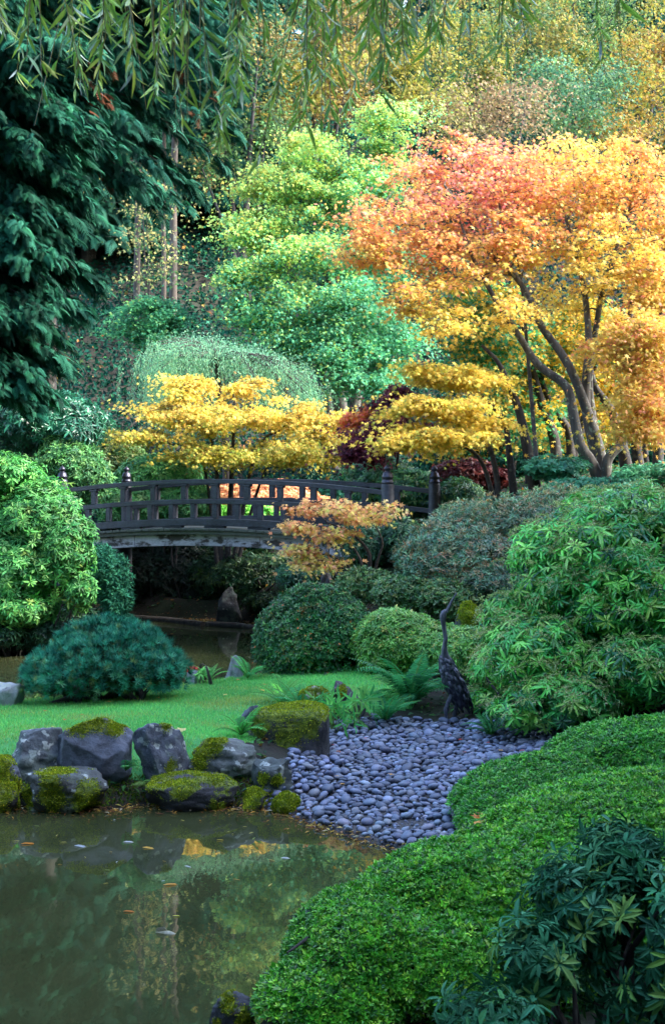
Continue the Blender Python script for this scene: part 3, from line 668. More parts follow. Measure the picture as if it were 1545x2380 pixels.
# ------------------------------------------------------------------ bronze crane
bronze, t, p, out = new_mat('dark_bronze')
n = nd(t, 'ShaderNodeTexNoise', Scale=11.0, Detail=6.0); r = ramp(t, [(.35, (.045, .046, .062)), (.65, (.14, .145, .19))]); t.links.new(n.outputs['Fac'], r.inputs[0]); t.links.new(r.outputs[0], p.inputs['Base Color'])
p.inputs['Metallic'].default_value = .35; p.inputs['Roughness'].default_value = .55
b = nd(t, 'ShaderNodeBump', Strength=.6, Distance=.02); t.links.new(n.outputs['Fac'], b.inputs['Height']); t.links.new(b.outputs[0], p.inputs['Normal'])
CD = 16.75
cz = lambda x, y, dd=0: pix(x, y, CD+dd)
foot = cz(1044, 1692); crane = thing('crane_statue', 'dark bronze crane statue with its beak raised standing by the pebbles', 'statue', (foot[0], foot[1], g1(foot[0], foot[1])))
mb = MB()
path = smooth_path([cz(1038, 1418), cz(1031, 1424), cz(1029, 1440), cz(1032, 1462), cz(1035, 1485), cz(1033, 1503), cz(1033, 1520, .02), cz(1037, 1545, .06), cz(1049, 1578, .12), cz(1063, 1610, .2), cz(1075, 1632, .26), cz(1080, 1640, .3)], 60)
s = np.linspace(0, 1, 60); rad = np.interp(s, [0, .03, .07, .13, .22, .33, .40, .47, .56, .68, .80, .90, .97, 1], [.012, .034, .044, .030, .026, .028, .04, .07, .10, .118, .115, .09, .05, .02])
tube(mb, path, rad, 18, 0, (.03, .03, .04)); mb.build('body', bronze, crane)
mb = MB(); tube(mb, smooth_path([cz(1037, 1424), cz(1044, 1409), cz(1052, 1393), cz(1061, 1377)], 8), np.linspace(.026, .006, 8), 10, 0); mb.build('beak', bronze, crane)
for x0, y0, x1, y1, x2, y2, dd in ((1050, 1615, 1036, 1650, 1044, 1694, .08), (1062, 1630, 1056, 1668, 1058, 1694, .25)):
    mb = MB(); q = smooth_path([cz(x0, y0, dd), cz(x1, y1, dd), cz(x2, y2, dd)], 12); q[-1, 2] = g1(q[-1, 0], q[-1, 1])+.02
    tube(mb, q, np.interp(np.arange(12), [0, 4, 5, 6, 11], [.034, .024, .032, .024, .019]), 8, 0)
    for an in (-.7, 0, .7, 2.8):
        e = q[-1]+np.array([math.sin(an)*.11, -math.cos(an)*.11, -.012]); tube(mb, [q[-1], (q[-1]+e)/2+[0, 0, .01], e], [.012, .010, .004], 6, 0)
    mb.build('leg', bronze, crane)
mb = MB()                                                  # ragged hanging plumage of wings and tail
for k in range(90):
    u = rng.random(); ang = rng.uniform(-2.4, 2.4); i = int(26+u*30); c0 = path[min(i, 58)]; r0 = rad[min(i, 58)]
    st = c0+np.array([math.sin(ang)*r0*.95, -math.cos(ang)*r0*.95, r0*.1]); ln = .08+.10*u*rng.uniform(.5, 1.2); e = st+np.array([.035+.04*u, .03, -ln])
    m1 = (st+e)/2+np.array([math.sin(ang), -math.cos(ang), 0])*.018; wd = .026; sv = np.array([math.cos(ang), math.sin(ang), 0])*wd
    mb.add([st-sv*.5, st+sv*.5, m1+sv, e+sv*.25, e-sv*.25, m1-sv], [np.array([[0, 1, 2, 5], [5, 2, 3, 4]])], 0, (.03, .03, .04), True)
o = mb.build('plumage', bronze, crane); md = o.modifiers.new('thick', 'SOLIDIFY'); md.thickness = .012
# ------------------------------------------------------------------ shrubs
def pell(px, py, d, rx, rz, ry=None):
    """ellipsoid from a place in the picture: radii rx, rz in frame pixels at depth d, ry in metres"""
    m = mpx(d); return (pix(px, py, d), np.array([rx*m, ry if ry else rx*m*.9, rz*m]))

def shrub(name, label, cat, ells, n, m, L, tmpl, cols, wts=None, mat=None, tilt=(40, 85), droop=.15, shell=(.80, 1.02), lump=.12, lf=2.2, upb=.5, up=.3, jit=.15, stems=10, inner=.35, cutz=None, group=None, extra=None, ljit=.2, tone=.25, tonef=1.5, bark=None, scol=(.04, .03, .025)):
    base_c = np.mean([e[0] for e in ells], axis=0); bz = g1(base_c[0], base_c[1])
    root = thing(name, label, cat, (base_c[0], base_c[1], bz), group)
    zc = cutz if cutz is not None else (lambda p: gz(p[:, 0], p[:, 1])+.03)
    mb = MB()
    P, Nn = ell_points(ells, n, shell, lump, lf, zc, upb)
    A = nrm(Nn+UP*up+rdir(len(P))*.35)
    c = pal(len(P), cols, wts, jit); c = c*(1+tone*sn(P, tonef, 3)[:, None])
    rosettes(mb, P, A, m, L, tmpl, np.clip(c, .002, .95), tilt, droop, ljit=ljit)
    if inner:                                             # sparser leaves deeper inside
        k = int(n*inner); P2, N2 = ell_points(ells, k, (.45, .8), lump, lf, zc, 0)
        c2 = pal(len(P2), cols, wts, jit); rosettes(mb, P2, nrm(N2+rdir(len(P2))*.6), m, L, tmpl, c2, tilt, droop, ljit=ljit)
    if extra: extra(mb, P, Nn)
    mb.build('foliage', [M_shrub if mat in (None, M_leaf) else mat, M_moss], root)
    sb = MB()
    for i in range(stems):                                # branches from the ground out into the crown
        e = ells[i % len(ells)]; tgt = e[0]+rdir(1)[0]*e[1]*(.55 if len(P) > 12000 else .8); tgt[2] = max(tgt[2], bz+.25)
        st = np.array([base_c[0], base_c[1], bz-.05])*.55+np.array([e[0][0], e[0][1], 0])*.45; st[:2] += rng.normal(0, .12, 2); st[2] = g1(st[0], st[1])-.05
        mid = (st+tgt)/2+rdir(1)[0]*.12; mid[2] += .1
        tube(sb, smooth_path([st, mid, tgt], 8, .03), np.linspace(.035, .006, 8), 5, 0, scol)
    if stems: sb.build('stems', bark or M_dark, root)
    return root

Q3 = L_quad(.5, .08, .1); BL3 = L_blade(.30, .05, .3); BLR = L_blade(.34, .06, .35); NARROW = L_quad(.26, .06, .2)

# clipped azalea mounds by the pond
AZ = ['4c9e2c', '68b834', '307a28', '94cc40', '1a4c20']
shrub('azalea_mound', 'broad low clipped bright green azalea mound overhanging the corner of the near pond', 'shrub',
      [(np.array([.20, 8.4, .27]), np.array([.47, .7, .36])), (np.array([-.02, 7.95, .16]), np.array([.42, .45, .24])), (np.array([.98, 8.9, .38]), np.array([.84, .8, .44])), (np.array([1.78, 9.65, .5]), np.array([.98, .9, .45])), (np.array([2.6, 10.1, .55]), np.array([1.4, 1.0, .47])), (np.array([.72, 8.3, .28]), np.array([.9, .62, .30])), (np.array([1.9, 8.9, .42]), np.array([1.1, .9, .40])), (np.array([1.12, 9.5, .3]), np.array([.62, .85, .36]))],
      46000, 6, .028, Q3, AZ, [4, 4, 3, 2, 2], M_gloss, (25, 80), .05, (.90, 1.02), .07, 3.0, .6, .6, .18, 30, .35, ljit=.22, tone=.22, tonef=2.0)
shrub('azalea_mound', 'second clipped azalea mound rising between the pebble beach and the broad front mound', 'shrub',
      [(np.array([1.62, 11.35, .12]), np.array([.56, .6, .36])), (np.array([1.8, 11.9, .18]), np.array([.75, .7, .42])), (np.array([2.12, 12.45, .22]), np.array([1.02, .8, .44])), (np.array([3.2, 12.9, .40]), np.array([1.2, .95, .56]))],
      19000, 6, .029, Q3, ['489c34', '5cb43c', '2f8034', '84c844', '1c5528'], [4, 4, 3, 2, 2], M_gloss, (25, 80), .05, (.90, 1.02), .05, 3.0, .8, .6, .18, 10, .35, ljit=.22, tone=.22, tonef=2.0)
# rhododendron by the path
shrub('rhododendron', 'large leaved dark blue green rhododendron in front of the clipped azalea mound', 'shrub',
      [pell(1440, 2150, 6.5, 190, 180, .5), pell(1250, 2230, 6.2, 85, 85, .3), pell(1160, 2380, 5.8, 130, 60, .25), pell(1540, 2250, 6.3, 160, 250, .4), pell(1450, 1975, 6.7, 100, 50, .3), pell(1320, 2080, 6.5, 60, 60, .25)],
      560, 9, .074, L_blade(.27, .06, .3), ['3c7c58', '2c6646', '54906a', '1c4834', '74a04c'], [4, 4, 2, 3, 1], M_needle, (45, 95), .25, (.62, 1.1), .34, 2.5, .4, .35, .15, 22, .8, cutz=-5, ljit=.18, tone=.15)
# pieris, the big one
def pieris_tufts(colr):
    def f(mb, P, Nn):
        i = np.where((Nn[:, 2] > -.1) & (rng.random(len(P)) < .34))[0]; p = P[i]+Nn[i]*.07
        for k in range(7):                                # pale drooping flower strings at the shoot tips
            D = nrm(rdir(len(p))*np.array([1, 1, .3])+UP*.25); c = pal(len(p), colr, None, .12)
            for t_ in range(5): leaves(mb, p+D*(.026*t_)-UP*(.004*t_*t_), nrm(D+rdir(len(p))*.9), rdir(len(p)), .03, Q3, c, 1)
    return f
shrub('pieris_shrub', 'tall glossy green pieris with drooping leaf whorls and pale tassels beside the crane statue', 'shrub',
      [pell(1430, 1400, 16.6, 225, 230, 1.1), pell(1255, 1530, 16.1, 145, 115, .75), pell(1300, 1310, 16.8, 120, 100, .7), pell(1570, 1260, 17.0, 200, 135, 1.0), pell(1320, 1625, 15.6, 165, 75, .6), pell(1480, 1560, 15.6, 130, 80, .7), pell(1172, 1440, 16.6, 55, 72, .35), pell(1390, 1190, 17.2, 90, 50, .5), pell(1205, 1655, 15.6, 80, 34, .4), pell(1150, 1570, 17.7, 62, 70, .4), pell(1125, 1640, 17.3, 40, 34, .3)],
      3900, 9, .108, L_blade(.24, .04, .4), ['44ac4c', '64cc58', '2b844c', '88d858', '1a5c3c', 'acdc64'], [4, 5, 3, 3, 2, 2], M_gloss, (55, 105), .25, (.70, 1.03), .16, 2.2, .45, .45, .15, 34, .7, extra=pieris_tufts(['a9b878', '8fa860', 'b9b98a']), tone=.22, scol=(.05, .035, .025))
# left pale green shrub at the bridge end
shrub('pieris_shrub', 'rounded pale green leafy shrub on the bank hiding the end of the bridge', 'shrub',
      [pell(70, 1210, 25.2, 118, 90, 1.0), pell(150, 1295, 24.9, 78, 105, .7), pell(20, 1320, 25.0, 170, 120, 1.0), pell(-5, 1112, 25.4, 95, 58, .9), pell(185, 1370, 24.7, 48, 60, .4), pell(40, 1420, 24.6, 90, 40, .6), pell(-90, 1230, 25.2, 130, 150, 1.0), pell(-60, 1400, 24.8, 100, 70, .7)],
      5200, 8, .105, L_blade(.30, .05, .3), ['48964a', '5ca850', '348040', '78b45c', '266838', '8ca84c'], [4, 4, 3, 2, 2, .5], M_leaf, (50, 100), .2, (.72, 1.05), .24, 2.4, .45, .35, .15, 26, .6, cutz=lambda p: gz(p[:, 0], p[:, 1])+.15, tone=.2)
# behind and round the bridge
shrub('camellia', 'dark glossy camellia behind the pale green shrub under the drooping conifer', 'shrub', [pell(90, 985, 30, 145, 75, 1.4), pell(-20, 960, 30, 120, 60, 1.2), pell(170, 1005, 29.5, 60, 50, .8)], 2600, 6, .12, BL3, ['1f5c48', '2a6e52', '153f33', '3f8562'], [4, 3, 3, 1], M_gloss, (40, 90), .1, (.75, 1.02), .15, 1.5, .4, .3, .15, 14, .6)
shrub('conical_shrub', 'small conical dull green shrub between the camellia and the bridge post', 'shrub', [pell(160, 1085, 29.2, 75, 60, .7), pell(150, 1045, 29.2, 45, 40, .45), pell(200, 1120, 29.0, 55, 60, .5)], 1500, 6, .085, BL3, ['3f7d4a', '52904f', '2c6142', '6fa055'], None, M_leaf, (30, 80), .1, (.7, 1.03), .18, 2.0, .4, .4, .15, 8, .6)
shrub('olive_shrub', 'olive green twiggy shrub behind the bridge beside the small conical shrub', 'shrub', [pell(275, 1060, 33, 65, 55, .8), pell(245, 1100, 32.5, 60, 50, .7)], 1300, 6, .07, Q3, ['5c7f48', '6f8f4a', '47703f', '86804a'], None, M_leaf, (30, 85), .1, (.7, 1.05), .2, 2.0, .4, .4, .15, 10, .6)
shrub('rhododendron', 'leafy mid green rhododendron mound seen above and through the bridge railing', 'shrub', [pell(375, 1110, 32.0, 92, 58, .9), pell(330, 1170, 31.6, 110, 60, .8), pell(430, 1175, 31.6, 70, 55, .7)], 2200, 7, .11, BL3, ['4f9f5c', '6fb46a', '37804c', '8cc27a'], None, M_leaf, (45, 95), .2, (.75, 1.02), .15, 1.8, .45, .35, .15, 12, .6)
shrub('dwarf_maple', 'low orange red laceleaf maple mound seen through the bridge railing', 'shrub', [pell(560, 1165, 34, 105, 46, 1.0), pell(670, 1175, 34.3, 90, 40, .9), pell(620, 1150, 34.6, 80, 38, .8), pell(740, 1185, 34.3, 70, 30, .8)], 3000, 5, .075, L_maple3(), ['d09068', 'dca070', 'c88060', 'dcac7c', 'b47858'], None, M_leaf, (50, 100), .3, (.75, 1.03), .14, 2.0, .6, .5, .12, 12, .5)
shrub('fern_clump', 'light green low leafy ground plant beneath the orange laceleaf maple', 'plant', [pell(560, 1195, 33.2, 75, 20, .5), pell(480, 1200, 33.0, 60, 22, .5)], 600, 6, .14, NARROW, ['6fc04a', '86cf58', '4fa545'], None, M_leaf, (20, 70), .3, (.6, 1), .15, 2, .8, .6, .12, 0, .3)
shrub('evergreen_shrub', 'small dark blue green evergreen shrub under the bridge end beside the pale green shrub', 'shrub', [pell(255, 1350, 26.3, 42, 62, .4), pell(235, 1310, 26.4, 30, 45, .35), pell(270, 1400, 26.2, 34, 40, .35)], 1200, 5, .10, NARROW, ['2a6a52', '1f5544', '3b7d5c'], None, M_needle, (20, 70), -.05, (.6, 1.05), .2, 2.5, .3, .3, .15, 6, .6)
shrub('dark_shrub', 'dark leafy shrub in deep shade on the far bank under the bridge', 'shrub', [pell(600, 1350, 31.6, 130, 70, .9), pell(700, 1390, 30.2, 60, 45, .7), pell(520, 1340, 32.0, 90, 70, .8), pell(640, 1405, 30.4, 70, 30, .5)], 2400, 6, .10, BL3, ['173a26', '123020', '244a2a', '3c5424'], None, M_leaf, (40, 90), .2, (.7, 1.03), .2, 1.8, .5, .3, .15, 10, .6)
shrub('dark_shrub', 'blackish green evergreen thicket added beneath the bridge with the gloom put into its leaf colour', 'shrub', [pell(380, 1345, 32.2, 130, 95, .8), pell(300, 1345, 31.9, 70, 100, .7), pell(470, 1390, 32.0, 90, 50, .5), pell(250, 1340, 31.6, 70, 110, .9)], 3600, 6, .10, BL3, ['10261b', '0c1d16', '1a3524'], None, M_leaf, (40, 90), .2, (.7, 1.03), .2, 1.8, .4, .3, .15, 10, .8)  # near-black leaf colours stand in for the shade under the bridge
shrub('dark_shrub', 'low dark green shrub beside the foot of the small orange maple', 'shrub', [pell(700, 1340, 25.2, 70, 40, .5), pell(850, 1270, 24.2, 60, 60, .5), pell(930, 1260, 24.0, 50, 60, .5)], 1600, 6, .08, BL3, ['23503a', '1a3f30', '3a6840'], None, M_leaf, (40, 90), .2, (.7, 1.03), .2, 1.8, .5, .3, .15, 10, .6)
# bigger azalea bank
shrub('azalea', 'large loose dark olive green azalea with brownish leaf tips below the maple trunks', 'shrub', [pell(1075, 1300, 22.0, 165, 110, 1.1), pell(1200, 1235, 22.6, 160, 90, 1.1), pell(985, 1320, 21.6, 75, 70, .6), pell(1290, 1200, 23.2, 90, 70, .8), pell(1130, 1360, 21.4, 130, 55, .8), pell(1080, 1215, 23.4, 90, 45, .8), pell(1290, 1310, 21.8, 110, 100, .8)],
      6200, 7, .068, NARROW, ['588a66', '709a70', '426f58', '8f8058', 'a07a52', '35604f'], [4, 4, 4, 2.5, 2, 3], M_gloss, (20, 75), .0, (.72, 1.03), .16, 2.4, .45, .45, .15, 26, .6, tone=.3)
shrub('azalea', 'low spreading olive azalea above the clipped dome beside the dark azalea', 'shrub', [pell(850, 1365, 21.8, 75, 36, .5), pell(940, 1385, 21.2, 80, 45, .5), pell(800, 1375, 22.0, 40, 26, .4), pell(1040, 1400, 20.8, 70, 40, .5)], 2200, 6, .05, Q3, ['4a7a48', '5f8f4f', '35603f', '7f8a50'], None, M_gloss, (25, 80), .05, (.75, 1.03), .15, 2.6, .6, .5, .15, 10, .5)
def specks(cols, frac):
    def f(mb, P, Nn):
        i = np.where((Nn[:, 2] > -.2) & (rng.random(len(P)) < frac))[0]; p = P[i]+Nn[i]*.03
        leaves(mb, p, rdir(len(p)), nrm(Nn[i]+rdir(len(p))*.6), .045, Q3, pal(len(p), cols, None, .1))
    return f
shrub('clipped_dome', 'big clipped dark green dome with reddish leaf specks at the end of the lawn', 'shrub', [(pix(735, 1515, 20.3), np.array([.87, .85, .95])), (pix(700, 1525, 20.2), np.array([.66, .6, .62])), (pix(775, 1525, 20.4), np.array([.62, .6, .8]))],
      7500, 6, .042, Q3, ['2f7040', '42884a', '245a38', '68a050', '7f8040'], [4, 4, 4, 2, .9], M_gloss, (25, 80), .05, (.87, 1.03), .07, 3.4, .5, .4, .16, 10, .4, extra=specks(['d0653a', 'c9803f', 'a84a35'], .03), tone=.2)
shrub('round_shrub', 'smaller round yellow green shrub beside the big clipped dome behind the fern', 'shrub', [pell(930, 1500, 19.5, 100, 84, .58), pell(1010, 1510, 19.2, 80, 62, .45), pell(1085, 1515, 18.6, 70, 50, .4), pell(880, 1515, 19.4, 54, 60, .4)],
      3800, 6, .055, BL3, ['5fa04c', '7fb552', '45873f', '9ac45c', 'b5a552'], [4, 4, 3, 2, .6], M_gloss, (30, 85), .05, (.82, 1.03), .10, 3, .5, .5, .15, 10, .5, extra=specks(['e0b03c', 'd98a3c'], .02), tone=.2)
shrub('red_shrub', 'small dark red leaved shrub beneath the maple trunks by the bridge end post', 'shrub', [pell(1085, 1105, 28.2, 70, 36, .5), pell(1040, 1100, 28.8, 40, 30, .4), pell(1150, 1112, 28.2, 45, 26, .4)], 1500, 5, .075, L_maple3(), ['4a1a24', '5c2228', '38141c', '6e302c'], None, M_leaf, (40, 90), .2, (.6, 1.05), .2, 2, .5, .5, .15, 8, .6)
shrub('evergreen_shrub', 'dark glossy evergreen behind the far end posts of the bridge', 'shrub', [pell(960, 1150, 28.6, 120, 62, .8), pell(880, 1100, 29.5, 90, 45, .8), pell(1060, 1160, 27.6, 60, 50, .6)], 2400, 6, .095, BL3, ['2a6a4c', '1f5540', '47875c', '6f9f50'], None, M_gloss, (40, 90), .2, (.75, 1.03), .18, 2, .5, .3, .15, 10, .6)
shrub('evergreen_shrub', 'teal leafy low shrub at the foot of the leaning maple trunks', 'shrub', [pell(1290, 1090, 26.2, 90, 32, .6), pell(1400, 1130, 25.4, 120, 24, .6), pell(1500, 1108, 26.4, 90, 24, .5), pell(1580, 1100, 26.2, 80, 26, .5)], 1300, 5, .08, L_maple3(), ['3f8f6a', '2f7a5c', '57a57a'], None, M_leaf, (50, 95), .1, (.6, 1.05), .2, 2, .6, .6, .15, 6, .5)

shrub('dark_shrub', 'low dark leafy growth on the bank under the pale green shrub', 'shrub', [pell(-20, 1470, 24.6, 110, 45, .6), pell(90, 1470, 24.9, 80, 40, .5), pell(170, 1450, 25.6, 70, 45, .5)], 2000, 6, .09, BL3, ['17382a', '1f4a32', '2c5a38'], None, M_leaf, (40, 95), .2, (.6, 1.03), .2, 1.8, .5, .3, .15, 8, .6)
# mugo pine: tufts of stiff needles
def mugo():
    ells = [pell(250, 1555, 17.6, 150, 84, .75), pell(150, 1575, 17.5, 88, 76, .6), pell(310, 1520, 17.9, 92, 66, .6), pell(375, 1565, 17.6, 58, 62, .5), pell(230, 1500, 17.9, 90, 60, .55), pell(110, 1560, 17.5, 46, 50, .4)]
    c0 = pix(240, 1640, 17.4); root = thing('mugo_pine', 'mounded blue green mugo pine spreading over the lawn edge beside the channel', 'shrub', (c0[0], c0[1], g1(c0[0], c0[1])))
    mb = MB(); zc = lambda p: gz(p[:, 0], p[:, 1])+.10+.10*np.abs(sn(p, 3, 2))
    P, Nn = ell_points(ells, 1700, (.80, 1.03), .17, 3.6, zc, .4); A = nrm(Nn+UP*.5+rdir(len(P))*.35)
    c = pal(len(P), ['2f8068', '3f9c7c', '206050', '64b490', '809c60'], [4, 4, 3, 1.5, .6], .14)*(1+.2*sn(P, 2.2)[:, None])
    rosettes(mb, P, A, 34, .074, L_needle(.09), c, (8, 75), 0, ljit=.15)
    P2, N2 = ell_points(ells, 1500, (.45, .78), .14, 3.2, zc, 0); rosettes(mb, P2, nrm(N2+UP*.3), 14, .075, L_needle(.12), pal(len(P2), ['1f5546', '3f5a3c'], None, .15), (15, 80), 0)
    mb.build('foliage', M_needle, root)
    sb = MB()
    for k in range(26):
        e = ells[k % 6]; st = c0+np.array([rng.uniform(-.55, .55), rng.uniform(-.1, .4), 0]); st[2] = g1(st[0], st[1])-.04
        if k < 2: st = pix((118, 178)[k], 1640, 17.2); st[2] = g1(st[0], st[1])-.04
        t_ = e[0]+rdir(1)[0]*e[1]*.7; t_[2] = max(t_[2], st[2]+.3)
        tube(sb, smooth_path([st, (st*.6+t_*.4)+np.array([0, 0, .06]), t_], 8, .03), np.linspace(.075 if k < 2 else .04, .008, 8), 6, 0)
    sb.build('stems', M_dark, root)
mugo()

# ------------------------------------------------------------------ ferns and leafy plants
def fern(label, c, n, L, spread=(.35, 1.0), az=None, cols=('3f9a58', '5cb568', '2c7a4c'), pairs=24, pw_=.16):
    root = thing('sword_fern', label, 'fern', c)
    for k in range(n):
        a = (rng.uniform(*az) if az else k*2.4+rng.normal(0, .2)); ln = L*rng.uniform(.75, 1.1); el = math.radians(rng.uniform(42, 82)); out = np.array([math.cos(a), math.sin(a), 0]); bend = rng.uniform(.5, 1.15)
        t = np.linspace(0, 1, 14); ang = el-bend*1.5*t**1.3
        seg = ln/13; pts = np.zeros((14, 3)); pts[0] = c
        for i in range(1, 14): pts[i] = pts[i-1]+seg*(out*math.cos(ang[i])+UP*math.sin(ang[i]))
        pts[:, 2] = np.maximum(pts[:, 2], gz(pts[:, 0], pts[:, 1])+.03)
        mb = MB(); tube(mb, pts, np.linspace(.006, .002, 14), 4, 0, hexl('5f8f3f'), cap=False)
        u = np.linspace(.10, .99, pairs); Pp = np.column_stack([np.interp(u, t, pts[:, q]) for q in range(3)]); T = nrm(np.gradient(Pp, axis=0)); Sd = nrm(np.cross(T, UP+1e-3)); Nn = np.cross(Sd, T)
        wl = ln*pw_*np.clip(np.sin(np.pi*(u*.86+.10))**.7, .15, 1); cc = pal(1, cols, None, .15)
        for sg in (1, -1):
            D = nrm(Sd*sg+T*.28-UP*.12+rng.normal(0, .05, Pp.shape)); leaves(mb, Pp, D, Nn, wl, L_quad(.24, .02, .15), np.repeat(cc, pairs, 0)*np.exp(rng.normal(0, .08, (pairs, 1))))
        mb.build('frond', M_leaf, root)
c = pix(955, 1625, 17.4); c[2] = g1(c[0], c[1])+.02; fern('large arching sword fern behind the pebble beach beside the crane statue', c, 26, .95)
c = pix(895, 1655, 16.6); c[2] = g1(c[0], c[1])+.02; fern('small drooping sword fern at the back edge of the pebbles', c, 12, .5)
c = pix(705, 1655, 16.4); c[2] = g1(c[0], c[1])+.02; fern('medium sword fern leaning from behind the moss draped block', c, 16, .62, cols=('4aa060', '6fc070', '357f50'))
c = pix(655, 1640, 16.9); c[2] = g1(c[0], c[1])+.02; fern('pale green sword fern on the lawn edge behind the slanted slab', c, 12, .5, cols=('6fbf5c', '86cf6a', '4fa550'))
c = pix(560, 1720, 14.6); c[2] = g1(c[0], c[1])+.02; fern('soft light green fern on the slope in front of the slanted slab', c, 12, .42, cols=('5fc05c', '7fd06a', '45a050'))
c = pix(292, 1785, 13.6); c[2] = .30; fern('little fern sprouting in the crack beside the moss capped boulder', c, 7, .22, az=(3.6, 5.8), pairs=12, pw_=.24)
c = pix(330, 1815, 13.5); c[2] = .16; fern('tiny pale fern at the foot of the lichen spotted boulder', c, 6, .2, az=(3.6, 5.8), cols=('8fb05c', 'a0c070', '6f9a50'), pairs=10, pw_=.26)
c = pix(575, 1575, 19.4); c[2] = g1(c[0], c[1])+.02; fern('light green fern beside the pale pointed stone', c, 10, .4, cols=('4fb060', '70c870', '3a8f50'))
c = pix(487, 1582, 19.3); c[2] = g1(c[0], c[1])+.02; fern('small feathery fern between the two pale stones on the channel edge', c, 8, .32, cols=('5fb060', '80c870', '3a8f50'))
c = pix(1140, 1690, 15.9); c[2] = g1(c[0], c[1])+.02; fern('low fern under the pieris at the corner of the pebbles', c, 10, .4)

def bamboo_plant(label, px, py, d, n, L):
    c = pix(px, py, d); c[2] = g1(c[0], c[1]); root = thing('dwarf_bamboo', label, 'plant', c); mb = MB(); sb = MB()
    for k in range(n):
        a = rng.uniform(0, 6.28); r = rng.uniform(.05, .28); top = c+np.array([math.cos(a)*r, math.sin(a)*r*.6, rng.uniform(.12, .38)]); tube(sb, smooth_path([c+rng.normal(0, .03, 3)*[1, 1, 0], (c+top)/2+[0, 0, .05], top], 6), np.linspace(.005, .002, 6), 4, 0, hexl('6f8f3f'))
        A = nrm(np.array([[math.cos(a), math.sin(a), .5]])); rosettes(mb, top[None], A, 5, L, L_blade(.2, .03, .25), pal(1, ['5fc060', '86d06a', '3fa055']), (25, 85), .3)
    mb.build('foliage', M_leaf, root); sb.build('stems', M_leaf, root)
bamboo_plant('dwarf bamboo with pale green lance leaves by the dark rough boulder', 828, 1670, 16.3, 16, .16)
bamboo_plant('dwarf bamboo tuft at the back of the moss draped block beside the pebbles', 775, 1690, 16.0, 14, .16)
c = pix(450, 1575, 19.1)
shrub('red_seedling', 'tiny bright red leaved seedling on the channel edge beside the mugo pine', 'plant', [pell(448, 1560, 19.1, 12, 6, .08)], 9, 4, .05, L_maple3(), ['e0302c', 'c0282c'], None, M_leaf, (40, 95), .1, (.5, 1), .1, 2, .8, .5, .1, 2, 0, cutz=-5)
shrub('leafy_seedling', 'small bright green leafy seedling beside the red leaved seedling', 'plant', [pell(470, 1572, 19.0, 14, 12, .1)], 14, 5, .09, BL3, ['5fc060', '86d06a'], None, M_leaf, (40, 95), .1, (.5, 1), .1, 2, .8, .5, .1, 2, 0, cutz=-5)
# ------------------------------------------------------------------ trees
def pads_in(blobs):
    """[(px, py, d, rx, rz, npads)] -> pad centres and the blob's depth scale"""
    out = []
    for px, py, d, rx, rz, k in blobs:
        q = rdir(k)*rng.random((k, 1))**.4
        for a in q: out.append(pix(px, py, d)+a*np.array([rx*mpx(d), min(rx, 150)*mpx(d)*.9, rz*mpx(d)]))
    return np.array(out)

